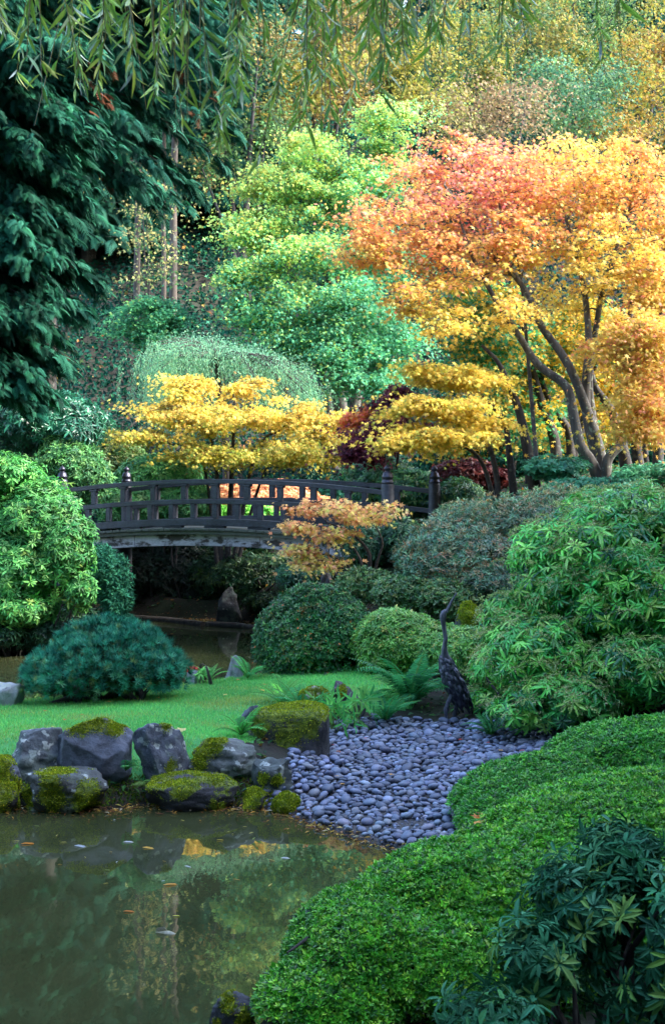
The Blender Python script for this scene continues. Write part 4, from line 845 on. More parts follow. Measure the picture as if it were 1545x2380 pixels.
def maple(name, label, trunks, blobs, lf, nleaf, L, tmpl, colfn, pad=(.45, .10), bark=None, group=None, twigs=3, mat=None, cat='tree', up=1.0, droop=.30, extra_nodes=None, brad=.022, wild=0, updraw=.35):
    """trunks: [(points, r0, r1)] in metres, each its own part; leaf pads grow at the ends of branches that leave the nearest wood"""
    base = np.array(trunks[0][0][0]); root = thing(name, label, cat, base, group)
    nodes, nr = [], []
    for pts, r0, r1 in trunks:
        n = max(10, 4*len(pts)); q = smooth_path(pts, n, .03); q[0] = pts[0]; rad = np.linspace(r0, r1, n); rad[0] *= 1.35
        mb = MB(); tube(mb, q, rad, 9, 0); mb.build('trunk', bark or M_bark, root)
        s = max(2, n//4); nodes += list(q[s:]); nr += list(rad[s:])
    P = pads_in(blobs); NP = len(P); nodes = np.array(nodes); nr = np.array(nr)
    mb = MB(); br = MB()
    o = np.argsort([np.linalg.norm(nodes-p, axis=1).min() for p in P])
    for i in o:
        p = P[i]; dv = nodes-p; c = np.linalg.norm(dv, axis=1)+1.3*np.maximum(dv[:, 2]+.1, 0)+.25*np.abs(dv[:, 2]) - 2.0*np.minimum(nr, .05)
        j = int(np.argmin(c)); st = nodes[j]; ln = np.linalg.norm(p-st)
        mid = st*.5+p*.5; mid[2] += .10*ln; mid = mid+rng.normal(0, .06*ln, 3)
        k = int(np.clip(ln/.15, 4, 14)); q = smooth_path([st, mid, p], k, .02*min(ln, 1)); r0 = min(nr[j]*.72, brad*(.5+ln*.5)); rad = np.linspace(max(r0, .006), .004, k)
        tube(br, q, rad, 5, 0, cap=False)
        nodes = np.vstack([nodes, q[1:]]); nr = np.append(nr, rad[1:])
        for _ in range(twigs):
            a = rng.random()*6.28; e = p+np.array([math.cos(a), math.sin(a), rng.uniform(-.1, .15)])*pad[0]*rng.uniform(.6, 1.3); tube(br, [p, (p+e)/2+[0, 0, .03], e], [.006, .004, .002], 3, 0, cap=False)
    br.build('branches', bark or M_bark, root)
    m = nleaf//NP; a = rng.random((NP, m))*6.28; r = np.abs(rng.normal(0, .52, (NP, m)))*pad[0]; sc = np.exp(rng.normal(0, .3, (NP, 1))); el = rng.uniform(1.0, 1.9, (NP, 1))
    ctr = nodes[:len(nodes)].mean(0); od = P-np.array([base[0], base[1], 0]); az_ = np.arctan2(od[:, 1], od[:, 0])[:, None]+rng.normal(0, .5, (NP, 1)); ca, sa = np.cos(az_), np.sin(az_)
    lx, ly = r*np.cos(a)*sc*el, r*np.sin(a)*sc/np.sqrt(el); tl = rng.normal(.06, .22, (NP, 1)); z = rng.normal(0, pad[1], (NP, m))*sc-droop*r*r/pad[0]+lx*tl+.5*pad[1]*sn(np.stack([lx, ly, lx*0], -1).reshape(-1, 3), 5.0, 5).reshape(NP, m)
    X = np.stack([P[:, None, 0]+lx*ca-ly*sa, P[:, None, 1]+lx*sa+ly*ca, P[:, None, 2]+z], -1).reshape(-1, 3); a = np.arctan2(lx*sa+ly*ca, lx*ca-ly*sa)
    if wild: X = X+rng.normal(0, wild, X.shape)
    out = np.stack([np.cos(a), np.sin(a), -.35*np.ones_like(a)], -1).reshape(-1, 3); D = nrm(out+rdir(len(X))*.7-UP*.15); N = nrm(UP*up*.8+rdir(len(X))*.75+np.array([0, -updraw-.25, 0]))
    c = colfn(X, len(X)); pt = np.exp(rng.normal(0, .16, (NP, 1))); c = c*np.repeat(pt, m, 0)
    leaves(mb, X, D, N, L*np.exp(rng.normal(0, .22, len(X))), tmpl, np.clip(c, .002, .9))
    mb.build('crown', [mat or M_crown], root)
    return root

def TP(d, *pts, base=None):
    """a trunk line from picture places at depth d (d may drift)"""
    q = [pix(x, y, d+(i*.0)) for i, (x, y) in enumerate(pts)]
    q[0][2] = g1(q[0][0], q[0][1])-.15
    return q
M5, M3 = L_maple5(), L_maple3()
def mixcol(fa, A, B, jit=.14):
    """fa(X) in 0..1 chooses between palettes A and B, leaf by leaf"""
    def f(X, n):
        t = np.clip(fa(X)+rng.normal(0, .22, n), 0, 1)[:, None] > rng.random((n, 1)); return np.where(t, pal(n, *B, jit), pal(n, *A, jit))
    return f
OR = (['f8ac70', 'fab864', 'f49474', 'fcc868', 'f08468'], [4, 4, 2, 3, 1]); YE = (['f4cc60', 'f0c050', 'f6d870', 'e4c058', 'd4c460'], [4, 3, 3, 2, 1.4]); PK = (['ee9088', 'f0a088', 'e48080', 'f4b08c'], [3, 3, 2, 2])
YG = (['a8b84a', 'c9b83c', '7fa548', 'd9b840'], [3, 3, 2, 2])
up01 = lambda z0, z1: (lambda X: np.clip((X[:, 2]-z0)/(z1-z0), 0, 1))
zat = lambda py, d: H-(py-HY)/F*d
# the big orange maple
def oc(X, n):
    t = np.clip((X[:, 2]-zat(760, 27))/(zat(480, 27)-zat(760, 27)), 0, 1)-np.clip((X[:, 0]-3.2)/4, -.3, .5)+.35*sn(X, .9); t2 = sn(X*1.0+3, .7, 2)
    c = pal(n, *YE, .12); m = (t+rng.normal(0, .25, n)) > .55; c[m] = pal(int(m.sum()), *OR, .12); m2 = m & ((t2+t*.5+rng.normal(0, .4, n)) > .85); c[m2] = pal(int(m2.sum()), *PK, .12); return c
maple('japanese_maple', 'largest orange and pink leaved maple with pale forked trunks beyond the bridge', [
    (TP(26.6, (1402, 1135), (1375, 1078), (1347, 1033), (1330, 953), (1315, 898), (1252, 848), (1207, 778), (1150, 690), (1095, 590), (1070, 520)), .125, .025),
    (TP(26.8, (1410, 1130), (1387, 1033), (1362, 953), (1332, 873), (1302, 818), (1257, 753), (1237, 700), (1197, 640), (1130, 580), (1060, 470), (1030, 430)), .125, .02),
    (TP(26.9, (1408, 1130), (1362, 960), (1365, 833), (1367, 783), (1357, 678), (1330, 560), (1300, 470)), .13, .02),
    (TP(27.1, (1404, 1130), (1367, 900), (1387, 743), (1400, 678), (1440, 560), (1470, 470)), .11, .02),
    (TP(26.5, (1412, 1130), (1410, 1073), (1442, 1033), (1467, 998), (1500, 930), (1530, 860)), .12, .03),
    (TP(26.9, (1257, 753), (1210, 640), (1175, 560), (1160, 470)), .05, .015)][0:6],
    [(950, 500, 27, 150, 85, 54), (1110, 430, 27.3, 190, 95, 74), (1320, 440, 27.6, 210, 90, 80), (1480, 430, 27.2, 120, 120, 50), (860, 580, 26.6, 80, 45, 22), (1040, 590, 26.6, 190, 85, 66), (1240, 560, 27, 190, 90, 64), (1430, 590, 26.8, 140, 100, 50),
     (1000, 700, 26.2, 110, 50, 26), (1180, 730, 26.2, 90, 40, 13), (1330, 690, 27.4, 110, 40, 12), (960, 390, 27.8, 90, 40, 14), (1350, 350, 28, 170, 40, 26), (1040, 765, 26.2, 100, 26, 10), (1080, 345, 27.6, 110, 30, 14)],
    None, 36000, .078, M5, oc, pad=(.42, .065), brad=.034, droop=.25, twigs=4)
def rc(X, n): return mixcol(lambda X: .30+.6*sn(X, 1.3, 1), YE, OR)(X, n)*.82
maple('japanese_maple', 'orange and yellow maple with low leaf tiers to one side of the pale forked trunks', [
    (TP(28.0, (1462, 1128), (1442, 1028), (1417, 953), (1382, 903), (1365, 840)), .14, .05), (TP(28.2, (1490, 1125), (1475, 1000), (1460, 793), (1467, 713), (1480, 620)), .12, .04), (TP(27.6, (1530, 1120), (1535, 900), (1535, 650), (1520, 560)), .12, .03)],
    [(1470, 850, 25.8, 75, 60, 18), (1510, 930, 25.2, 80, 80, 26), (1500, 780, 25.6, 100, 50, 22), (1500, 660, 26.5, 90, 80, 22), (1480, 1000, 25.0, 60, 30, 8), (1550, 540, 27.6, 80, 60, 8), (1400, 800, 26.2, 55, 26, 6), (1590, 400, 28.4, 60, 60, 5)], None, 21000, .078, M5, rc, pad=(.5, .10), bark=M_dark, brad=.03)
maple('japanese_maple', 'yellow maple with tiered leaf layers reaching over the end posts of the bridge', [
    (TP(26.6, (1252, 1128), (1212, 978), (1187, 903), (1157, 838), (1120, 800)), .14, .03), (TP(26.8, (1200, 1130), (1182, 1033), (1172, 978), (1120, 920), (1050, 870)), .09, .02), (TP(26.7, (1165, 1125), (1142, 1050), (1080, 985), (1000, 920)), .07, .015), (TP(26.4, (1160, 1130), (1120, 1075), (1060, 1030), (960, 1010)), .06, .012)],
    [(960, 940, 25.6, 75, 22, 12), (1010, 1015, 25.4, 130, 22, 20), (1080, 880, 26, 110, 30, 16), (1120, 985, 25.8, 70, 30, 8), (1010, 865, 26.3, 70, 18, 8), (930, 1030, 25.2, 45, 18, 7), (1060, 945, 25.8, 110, 16, 12)], None, 16000, .076, M5, lambda X, n: pal(n, ['e0c050', 'd4b448', 'e8cc5c', 'bcb04c', '98a850'], [4, 3, 3, 2, 1.2], .14), pad=(.42, .04), bark=M_dark, brad=.022, droop=.22, twigs=4)
maple('japanese_maple', 'dark trunked maple with green and gold inner leaves behind the pale forked trunks', [
    (TP(29.5, (1287, 1123), (1292, 1033), (1262, 943), (1237, 853), (1215, 760)), .15, .04), (TP(29.7, (1327, 1128), (1322, 1003), (1277, 928), (1230, 800)), .12, .03), (TP(29.9, (1310, 1128), (1350, 1000), (1370, 900), (1400, 800)), .12, .03), (TP(30.2, (1230, 1125), (1225, 1020), (1240, 940), (1290, 800)), .09, .02)],
    [(1080, 700, 29, 130, 50, 16), (1150, 800, 29, 110, 45, 16), (1250, 830, 30, 150, 90, 26), (1350, 760, 30.5, 110, 90, 18), (1200, 950, 29.5, 90, 60, 10), (1420, 900, 30.5, 80, 120, 14), (1300, 1000, 31, 120, 50, 8)], None, 26000, .09, M5,
    lambda X, n: mixcol(lambda X: .5+.6*sn(X, 1.0, 4), (['d9b030', 'e8c040', 'c0a83a'], None), (['3f8f5c', '4fa060', '2f7a4c'], None))(X, n), pad=(.45, .08), bark=M_dark, brad=.025)
maple('japanese_maple', 'slim trunked yellow maple thicket glowing behind the dark maple trunks', [
    (TP(34, (1190, 1115), (1200, 1000), (1180, 880)), .08, .02), (TP(34.5, (1260, 1115), (1250, 980), (1290, 860)), .08, .02), (TP(34.2, (1350, 1112), (1345, 980), (1370, 840)), .09, .02), (TP(34.6, (1440, 1110), (1450, 960), (1430, 840)), .08, .02), (TP(34, (1500, 1112), (1495, 1000), (1520, 900)), .08, .02)],
    [(1180, 900, 35, 130, 70, 20), (1330, 880, 35.5, 160, 80, 26), (1480, 860, 35.5, 120, 110, 20), (1230, 1030, 35, 150, 45, 16), (1420, 1010, 35.5, 130, 50, 14), (1090, 1030, 35, 80, 50, 8)], None, 17000, .12, M3, lambda X, n: mixcol(lambda X: .35+.5*sn(X, .8, 5), (['e8c04a', 'f0b040', 'd9b84a', 'f0a850'], None), (['5fa058', '86b550', '3f8a58'], None))(X, n), pad=(.6, .12), bark=M_dark)
maple('japanese_maple', 'purple red leaved maple beside the end post of the bridge', [(TP(28.5, (905, 1110), (895, 1060), (880, 1000), (890, 940)), .07, .02), (TP(28.6, (912, 1110), (930, 1040), (950, 970)), .05, .015)],
    [(850, 1050, 28, 50, 22, 12), (890, 985, 28.2, 42, 34, 11), (910, 930, 28.6, 45, 35, 9), (940, 1000, 28.4, 50, 50, 10), (870, 1020, 28, 60, 20, 8)], None, 9500, .085, M5, lambda X, n: pal(n, ['5c2a42', '743848', '461e34', '8a4248', '662630'], None, .18), pad=(.32, .07), bark=M_dark, brad=.015)
maple('japanese_maple', 'thin orange maple spray poking out over the purple red maple', [(TP(28.9, (870, 1110), (860, 1050), (840, 980)), .04, .012)], [(825, 978, 28.6, 40, 10, 6), (860, 965, 28.6, 30, 12, 4)], None, 1500, .085, M5, lambda X, n: pal(n, ['ee8a4a', 'e8705a', 'f0a84a'], None, .14), pad=(.26, .05), bark=M_dark, brad=.012)
# behind the bridge
def bc(X, n):
    t = np.clip((X[:, 2]-zat(1080, 31.5))/(zat(930, 31.5)-zat(1080, 31.5)), 0, 1)+.3*sn(X, 1.2)
    m = (t+rng.normal(0, .25, n)) > .66; c = pal(n, ['a0a044', 'b4a444', '849c44', 'c4b048'], [3, 3, 2, 2], .13); c[m] = pal(int(m.sum()), ['e4c85c', 'e8c45c', 'd8bc54', 'ecd470', 'e4b458'], [4, 3, 3, 2, 1], .12); return c
maple('japanese_maple', 'golden yellow maple with spreading tiers right behind the middle of the bridge', [
    (TP(31.5, (527, 1112), (540, 1060), (545, 1000), (548, 950), (540, 900)), .10, .02), (TP(31.5, (522, 1112), (500, 1060), (470, 990), (440, 920), (430, 890)), .08, .015), (TP(31.4, (530, 1112), (590, 1060), (650, 1000), (690, 960)), .08, .015), (TP(31.3, (520, 1112), (470, 1070), (400, 1030), (340, 1010)), .06, .012), (TP(31.2, (532, 1112), (620, 1080), (720, 1040)), .06, .012)],
    [(430, 895, 31.6, 50, 28, 14), (410, 960, 31.4, 75, 35, 22), (320, 1012, 31, 55, 16, 12), (530, 965, 31.4, 130, 48, 26), (640, 960, 31.6, 105, 40, 22), (735, 990, 31.4, 75, 40, 24), (600, 1050, 30.8, 150, 28, 22), (480, 1050, 30.8, 90, 30, 16), (700, 1050, 31, 100, 35, 20), (570, 900, 31.8, 40, 24, 8), (790, 1040, 31.2, 40, 35, 10)], None, 26000, .076, M5, bc, pad=(.44, .05), bark=M_dark, brad=.022, droop=.28, twigs=4)
maple('japanese_maple', 'small orange pink maple standing in front of the bridge railing', [
    (TP(22.8, (845, 1375), (862, 1310), (850, 1270), (810, 1235), (760, 1215)), .05, .012), (TP(22.8, (850, 1375), (880, 1300), (890, 1260), (870, 1215)), .035, .01), (TP(22.6, (840, 1375), (820, 1330), (790, 1300), (740, 1285)), .035, .01), (TP(22.9, (850, 1375), (840, 1300), (780, 1230), (720, 1180)), .03, .008)],
    [(755, 1178, 22.4, 95, 16, 26), (700, 1228, 22.2, 50, 14, 15), (845, 1198, 22.3, 75, 18, 18), (690, 1278, 22.2, 45, 14, 13), (770, 1245, 22.2, 70, 16, 13), (745, 1312, 22.2, 75, 12, 16), (885, 1185, 22.6, 35, 12, 8)], None, 4800, .066, M5,
    lambda X, n: mixcol(lambda X: .5+.5*sn(X, 1.6, 3)+.3*np.clip((X[:, 2]-2.2)/.6, -1, 1), (['fadc74', 'f4cc68', 'f6e080', 'd8c868'], None), (['fcb47c', 'fcc484', 'f8a078', 'f8cc80'], None))(X, n), pad=(.18, .025), bark=M_dark, brad=.014, droop=.2, twigs=5)

# big green maple in the middle
def gc(X, n):
    px = X[:, 0]/X[:, 1]*F+CX; py = HY-(X[:, 2]-H)/X[:, 1]*F
    x0, z0 = (X[:, 0]), X[:, 2]
    t = np.clip((z0-zat(760, 38))/(zat(380, 38)-zat(760, 38)), 0, 1)-np.clip((x0+1.0)/3.5, -.6, .8)*.6+.35*sn(X, .7)
    c = pal(n, ['50a074', '449066', '64b080', '80bc70', '388060'], [4, 3, 3, 2, 2], .14); tt = t+rng.normal(0, .42, n)
    m = tt > .45; c[m] = pal(int(m.sum()), ['94c468', 'a8cc68', '7cb468', 'b8c460', 'c0b854'], [4, 3, 3, 2, 1], .13)
    m = tt > 1.2; c[m] = pal(int(m.sum()), ['b0c864', 'bcc860', '9cbc64', 'ccbc58'], None, .12); return c
maple('broadleaf_maple', 'big light green maple in layered tiers turning yellow at its shoulder on the slope', [
    (TP(39, (790, 1000), (780, 850), (770, 700), (760, 560), (780, 420), (830, 330)), .30, .05), (TP(38.6, (780, 1000), (740, 820), (680, 640), (630, 520), (590, 440)), .20, .03), (TP(38.6, (795, 1000), (850, 800), (890, 640), (890, 480)), .20, .03), (TP(38.2, (785, 1000), (700, 860), (620, 760)), .15, .03)],
    [(890, 285, 39.5, 80, 55, 18), (740, 365, 39, 105, 60, 26), (640, 435, 38.4, 75, 50, 18), (770, 470, 38.4, 120, 65, 28), (615, 530, 38, 80, 50, 18), (750, 590, 37.6, 140, 60, 30), (575, 640, 37.6, 70, 40, 14), (580, 720, 37.4, 75, 50, 18), (720, 710, 37, 140, 60, 30), (860, 710, 37, 120, 70, 26), (800, 810, 36.8, 140, 55, 26), (650, 790, 36.8, 100, 35, 16), (900, 600, 37.8, 80, 70, 18), (850, 880, 36.6, 110, 45, 16), (930, 800, 37, 80, 70, 14), (820, 420, 39, 90, 50, 14), (900, 400, 39.6, 70, 60, 10)],
    None, 88000, .098, M3, gc, pad=(.62, .09), brad=.04, droop=.35, twigs=3)
maple('green_maple', 'small teal green maple on the dark slope above the weeping tree', [(TP(38.5, (350, 800), (355, 760), (345, 720)), .07, .02)], [(340, 715, 38.2, 75, 20, 16), (385, 745, 38, 60, 25, 12), (310, 760, 38, 55, 25, 10), (360, 785, 37.8, 70, 20, 10)], None, 9000, .10, M3, lambda X, n: pal(n, ['3f8a5c', '52a06a', '2f7050', '7aa858'], [4, 3, 3, 1], .15), pad=(.5, .07), bark=M_dark)

# weeping silver green tree
def weeping():
    b = pix(520, 1010, 34.6); b[2] = g1(b[0], b[1])-.1; root = thing('weeping_tree', 'silvery green weeping tree with hanging strands behind the golden maple', 'tree', b)
    mb = MB(); top = pix(500, 830, 34.6); tube(mb, smooth_path([b, (b+top)/2+[.15, 0, 0], top], 14, .05), np.linspace(.16, .06, 14), 8, 0); mb.build('trunk', M_dark, root)
    mb = MB(); br = MB()
    prof = [(300, 800), (340, 800), (400, 815), (450, 822), (520, 812), (600, 835), (670, 850), (720, 880), (745, 905)]
    tips = []
    for k in range(46):
        u0 = rng.uniform(290, 740); y0 = np.interp(u0, [a for a, _ in prof], [c for _, c in prof])+rng.choice([rng.uniform(-22, 15), rng.uniform(10, 90)]); d0 = 34.4+rng.uniform(-1.5, 1.3); h0 = rng.uniform(.5, 1.5)+(.9 if u0 < 390 else 0)
        for _ in range(rng.integers(3, 7)): tips.append((pix(u0+rng.normal(0, 15), y0+abs(rng.normal(0, 12)), d0+rng.normal(0, .25)), h0*rng.uniform(.6, 1.15)))
    for st, hang in tips:
        ctr = top+np.array([0, 0, -.1]); mid = (ctr+st)/2; mid[2] = max(ctr[2], st[2])+.12; q = smooth_path([ctr, mid, st], 8, .04)
        tube(br, q, np.linspace(.02, .006, 8), 4, 0, cap=False)
        kk = 60; Pq = q[np.minimum(3+(rng.random(kk)*4.9).astype(int), 7)]+rng.normal(0, .12, (kk, 3)); leaves(mb, Pq, nrm(rdir(kk)-UP*.7), rdir(kk), .08, L_quad(.24), pal(kk, ['6ca484', '84b894', '588c70'], None, .12))
        for s_ in range(5):
            o = st+rng.normal(0, .16, 3)*[1, 1, .5]; dr = nrm(np.array([st[0]-ctr[0], st[1]-ctr[1], 0]))*rng.uniform(.05, .3); ln = hang*rng.uniform(.5, 1.1); k = int(ln/.03)
            t = np.linspace(0, 1, k)[:, None]; Pp = o+dr*np.sqrt(t)*.8-UP*ln*t**1.25+rng.normal(0, .012, (k, 3)); D = nrm(-UP+rng.normal(0, .45, (k, 3))); leaves(mb, Pp, D, rdir(k), rng.uniform(.055, .09, k), L_quad(.22), pal(k, ['649c7c', '7cb48c', '508c6c', '90bc88'], None, .12))
    br.build('branches', M_dark, root); mb.build('crown', M_leaf, root)
weeping()

# conifers with drooping sprays
SPR = L_spray()
def conifer(name, label, base, ztop, boughs, L, cols, trunk_r=.3, dead=.05, hang=.3, fl=.42, per=20, group=None):
    """boughs: [(z, azimuth, length)]"""
    root = thing(name, label, 'tree', base, group); mb = MB(); top = np.array([base[0], base[1], ztop]); tube(mb, smooth_path([base-[0, 0, .2], (base+top)/2, top], 20, .05), np.linspace(trunk_r, .05, 20), 10, 0); mb.build('trunk', M_dark, root)
    mb = MB(); br = MB(); PP, DD, CC = [], [], []
    for z, az, ln in boughs:
        o = np.array([math.cos(az), math.sin(az), 0]); t = np.linspace(0, 1, 12)[:, None]; st = np.array([base[0], base[1], z])
        q = st+o*ln*t+UP*(ln*(.10*np.sin(t*3.14)-hang*t**2+.10*t**6)); tube(br, q, np.linspace(.035, .005, 12), 4, 0, cap=False)
        k = int(per*ln); u = rng.uniform(.18, 1.0, k)**.8; Pb = np.column_stack([np.interp(u, t[:, 0], q[:, i]) for i in range(3)]); Sd = np.cross(o, UP); sg = rng.choice([-1, 1], k)[:, None]
        D = nrm(o*rng.uniform(.4, 1.1, (k, 1))+Sd*sg*rng.uniform(.2, .9, (k, 1))-UP*rng.uniform(.1, .95, (k, 1))); PP.append(Pb+rng.normal(0, .06, Pb.shape)); DD.append(D)
        CC.append(pal(k, cols, None, .14)*np.exp(rng.normal(0, .12)))
    P, D, c = np.concatenate(PP), np.concatenate(DD), np.concatenate(CC); k = len(P)
    dm = (sn(P, 1.6, 4)+rng.normal(0, .3, k)) > 1.35-dead*6; c[dm] = pal(int(dm.sum()), ['4a2c1c', '58341f', '38241a'], None, .15)
    leaves(mb, P, D, nrm(UP+rdir(k)*.5), fl*np.exp(rng.normal(0, .25, k)), SPR, c)
    br.build('branches', M_dark, root); mb.build('crown', M_needle, root); return root
b = pix(-60, 1000, 25.5); b[2] = g1(b[0], b[1])
bo = []
for k in range(330):
    z = rng.uniform(4.3, 13.5); py = HY-(z-H)/24.5*F; rr = np.interp(py, [-250, 0, 130, 300, 430, 520, 620, 700, 800, 860, 930], [2.6, 2.7, 2.7, 2.5, 2.2, 1.95, 2.3, 2.1, 1.9, 1.7, 1.4]); bo.append((z+.35, rng.uniform(-3.9, .9), rr*rng.uniform(.7, 1.06)))
conifer('cedar_tree', 'huge dark cedar with feathery drooping sprays towering over the camellia', b, 15.5, bo, 1, ['123e30', '1c523e', '0c2c22', '2e6a52'], .34, .07, .34, .235, 76)
b = pix(110, 960, 30.5); b[2] = g1(b[0], b[1]); bo = []
for k in range(105):
    z = rng.uniform(9.9, 15.5); az = rng.uniform(-1.3, .7) if rng.random() < .75 else rng.uniform(-3.6, 0.7); bo.append((z, az, np.interp(z, [9.6, 10.5, 12, 15.5], [2.5, 3.5, 4.4, 4.6])*rng.uniform(.5, 1.05)))
conifer('cedar_tree', 'second dark cedar whose long boughs hang across the slope beside the huge cedar', b, 17.5, bo, 1, ['124030', '1c5040', '0c2c24', '2c6450'], .26, .02, .42, .31, 36)

# tall slim trunks on the slope
def bare_tree(label, px, d, r, pybase, extra, lean=0, name='fir_tree'):
    b = pix(px, pybase, d); b[2] = g1(b[0], b[1])-.2; top = np.array([b[0]+lean, b[1], b[2]+rng.uniform(19, 22)]); root = thing(name, label, 'tree', b); mb = MB()
    tube(mb, smooth_path([b, b*.6+top*.4+[.08, 0, 0], top], 20, .04), np.linspace(r, r*.35, 20), 9, 0); mb.build('trunk', M_fir, root)
    mb = MB(); br = MB()
    for k in range(90):
        z = b[2]+rng.uniform(8.5, 21); az = rng.uniform(0, 6.28); ln = (1-.6*(z-b[2]-8.5)/13)*rng.uniform(1.3, 2.6); o = np.array([math.cos(az), math.sin(az), 0]); st = np.array([b[0]+lean*(z-b[2])/20, b[1], z]); q = st+o*ln*np.linspace(0, 1, 6)[:, None]-UP*.25*ln*np.linspace(0, 1, 6)[:, None]**2
        tube(br, q, np.linspace(.03, .006, 6), 4, 0, cap=False); m = 14; u = rng.uniform(.2, 1, m); Pb = np.column_stack([np.interp(u, np.linspace(0, 1, 6), q[:, i]) for i in range(3)]); leaves(mb, Pb, nrm(o*.6+rdir(m)*.8-UP*.35), nrm(UP+rdir(m)*.4), rng.uniform(.5, .85, m), SPR, pal(m, extra, None, .15))
    br.build('branches', M_dark, root); mb.build('crown', M_needle, root)
bare_tree('tall bare trunked fir with pale bark on the dark slope above the weeping tree', 401, 47, .15, 690, ['2f5f4a', '3f7555', '224a3c'])
bare_tree('slimmer fir trunk leaning close beside the pale barked fir', 380, 48, .09, 690, ['2f5f4a', '3f7555', '224a3c'], -.15)
bare_tree('ivy dark fir trunk behind the yellow vine maple on the slope', 318, 50, .13, 690, ['2a5744', '386b50', '1f4538'])
bare_tree('slim fir on the hill crest beside the gap of sky above the cedars', 300, 78, .16, 420, ['2f5f4a', '3f7555'])
bare_tree('second slim crest fir near the top of the hillside', 470, 82, .18, 400, ['2f5f4a', '3f7555'])

# hillside trees: big leaf maples, loose crowns of yellow and tan leaves
TAN = ['d0b468', 'bc9c50', 'd8c47c', 'a4a060', 'b08848']; YEL = ['d4cc5c', 'c8c450', 'b0b850', 'd8bc50']; GRN = ['68985c', '80ac64', '508054', 'a0b060']; PNK = ['d0ac84', 'c4a070', 'd4b88c', 'a89864']; ORA = ['dcac4c', 'd09c44', 'd0b058', 'bc9844']
def hill_tree(label, blobs, cols, nleaf, d, base_px, L=.20, wts=None, mixg=None, name='bigleaf_maple', wild=.22, tr_=.2):
    L *= .74; nleaf = int(nleaf*.46)
    mixg = mixg or ['6c9c5c', '84b064', '508450']
    bx, by = base_px; b = pix(bx, by, d); b[2] = g1(b[0], b[1])-.2
    cen = np.array([pix(*q[:3]) for q in blobs]); tr = []
    for i, c_ in enumerate(cen[:4]):
        e = c_.copy(); st = b+np.array([.12*i, .0, 0]); mid = st*.55+e*.45; mid[0] = st[0]*.7+e[0]*.3; tr.append(([st, mid, e], tr_*(1-.15*i), tr_*.15))
    def cf(X, n):
        c = pal(n, cols, wts, .26)*.50
        if mixg: m = (sn(X, .8, 2)+rng.normal(0, .4, n)) > .08; c[m] = pal(int(m.sum()), mixg, None, .2)*.44
        return c
    return maple(name, label, tr, blobs, None, nleaf, L, M3, cf, pad=(.85, .16), bark=M_dark, brad=.03, twigs=3, droop=.15, wild=wild, group=None, up=.6, updraw=.6)
hill_tree('yellow vine maple with thin horizontal sprays in front of the pale fir trunks', [(330, 400, 44, 60, 40, 8), (340, 480, 44, 60, 40, 9), (330, 560, 44, 55, 40, 8), (345, 640, 44, 60, 35, 8), (390, 600, 44, 40, 60, 6), (420, 440, 44, 45, 60, 5)], ['ece094', 'f2e48c', 'd9d080', 'c4cc84'], 2800, 44, (340, 700), .15, name='vine_maple', wild=.05, tr_=.05)
hill_tree('tan leaved maple straggling behind the hanging cedar boughs', [(600, 130, 50, 80, 100, 14), (520, 330, 50, 80, 50, 9), (620, 300, 50, 70, 60, 10), (470, 390, 49, 50, 50, 6), (590, 400, 49, 40, 35, 5)], TAN, 8500, 50, (560, 560), .19)
hill_tree('pale yellow maple with a dense crown behind the willow strands', [(720, 120, 56, 110, 120, 26), (830, 60, 57, 100, 90, 20), (680, 250, 55, 80, 70, 14), (790, 220, 56, 90, 70, 14)], TAN, 19000, 56, (740, 420), .20, mixg=YEL)
hill_tree('yellow green maple high on the slope above the light green maple', [(960, 130, 60, 130, 110, 28), (1050, 60, 62, 120, 80, 20), (1000, 250, 58, 100, 50, 14), (900, 190, 60, 90, 70, 14)], YEL, 20000, 60, (970, 400), .21, mixg=GRN)
hill_tree('tan and pink leaved maple with bare twigs just above the orange crown', [(1090, 240, 50, 110, 50, 16), (1170, 270, 50, 90, 45, 10), (1060, 300, 49, 70, 40, 8), (1230, 220, 52, 80, 50, 9)], PNK, 8500, 50, (1140, 420), .17, mixg=['c9c070', 'b8b460'])
hill_tree('yellow gold maple at the top of the hillside over the pink leaved maple', [(1190, 90, 66, 140, 100, 28), (1290, 50, 68, 120, 80, 18), (1130, 180, 64, 80, 60, 12)], ['d0bc5c', 'c8b050', 'd4c468', 'a4b058'], 19000, 66, (1200, 360), .22, mixg=GRN)
hill_tree('teal green leaved tree among the yellow maples above the orange crown', [(1270, 190, 55, 90, 60, 18), (1340, 260, 54, 90, 55, 16), (1240, 280, 53, 80, 40, 10), (1400, 200, 56, 70, 60, 10)], ['5ca07c', '70b488', '448864', '8cb870'], 15000, 54, (1310, 420), .17, name='green_tree')
hill_tree('golden maple at the edge of the view above the orange crown', [(1480, 210, 58, 100, 110, 26), (1540, 90, 60, 90, 110, 22), (1430, 290, 56, 70, 50, 10), (1560, 300, 57, 70, 60, 12)], ORA, 18000, 58, (1490, 430), .20, mixg=YEL)
hill_tree('mottled green and yellow maple on the crest between two golden maples', [(1400, 80, 70, 110, 90, 20), (1350, 150, 68, 80, 60, 10)], GRN, 12000, 70, (1390, 300), .22, mixg=YEL)
hill_tree('large crest maple standing above the pale yellow maple', [(860, -20, 74, 140, 70, 16), (700, -10, 74, 120, 70, 14), (1000, -30, 76, 130, 60, 14)], TAN, 12000, 74, (850, 250), .26, mixg=GRN)
hill_tree('crest maple with golden top above the yellow gold maple', [(1180, -30, 78, 140, 60, 14), (1330, -30, 78, 140, 60, 14), (1500, -30, 78, 140, 60, 14)], YEL, 12000, 78, (1330, 230), .26, mixg=GRN)
hill_tree('thin crest tree with sparse leaves beside the sky gap', [(470, 60, 72, 70, 90, 8), (560, -20, 74, 80, 60, 7)], TAN, 4500, 72, (500, 330), .22)
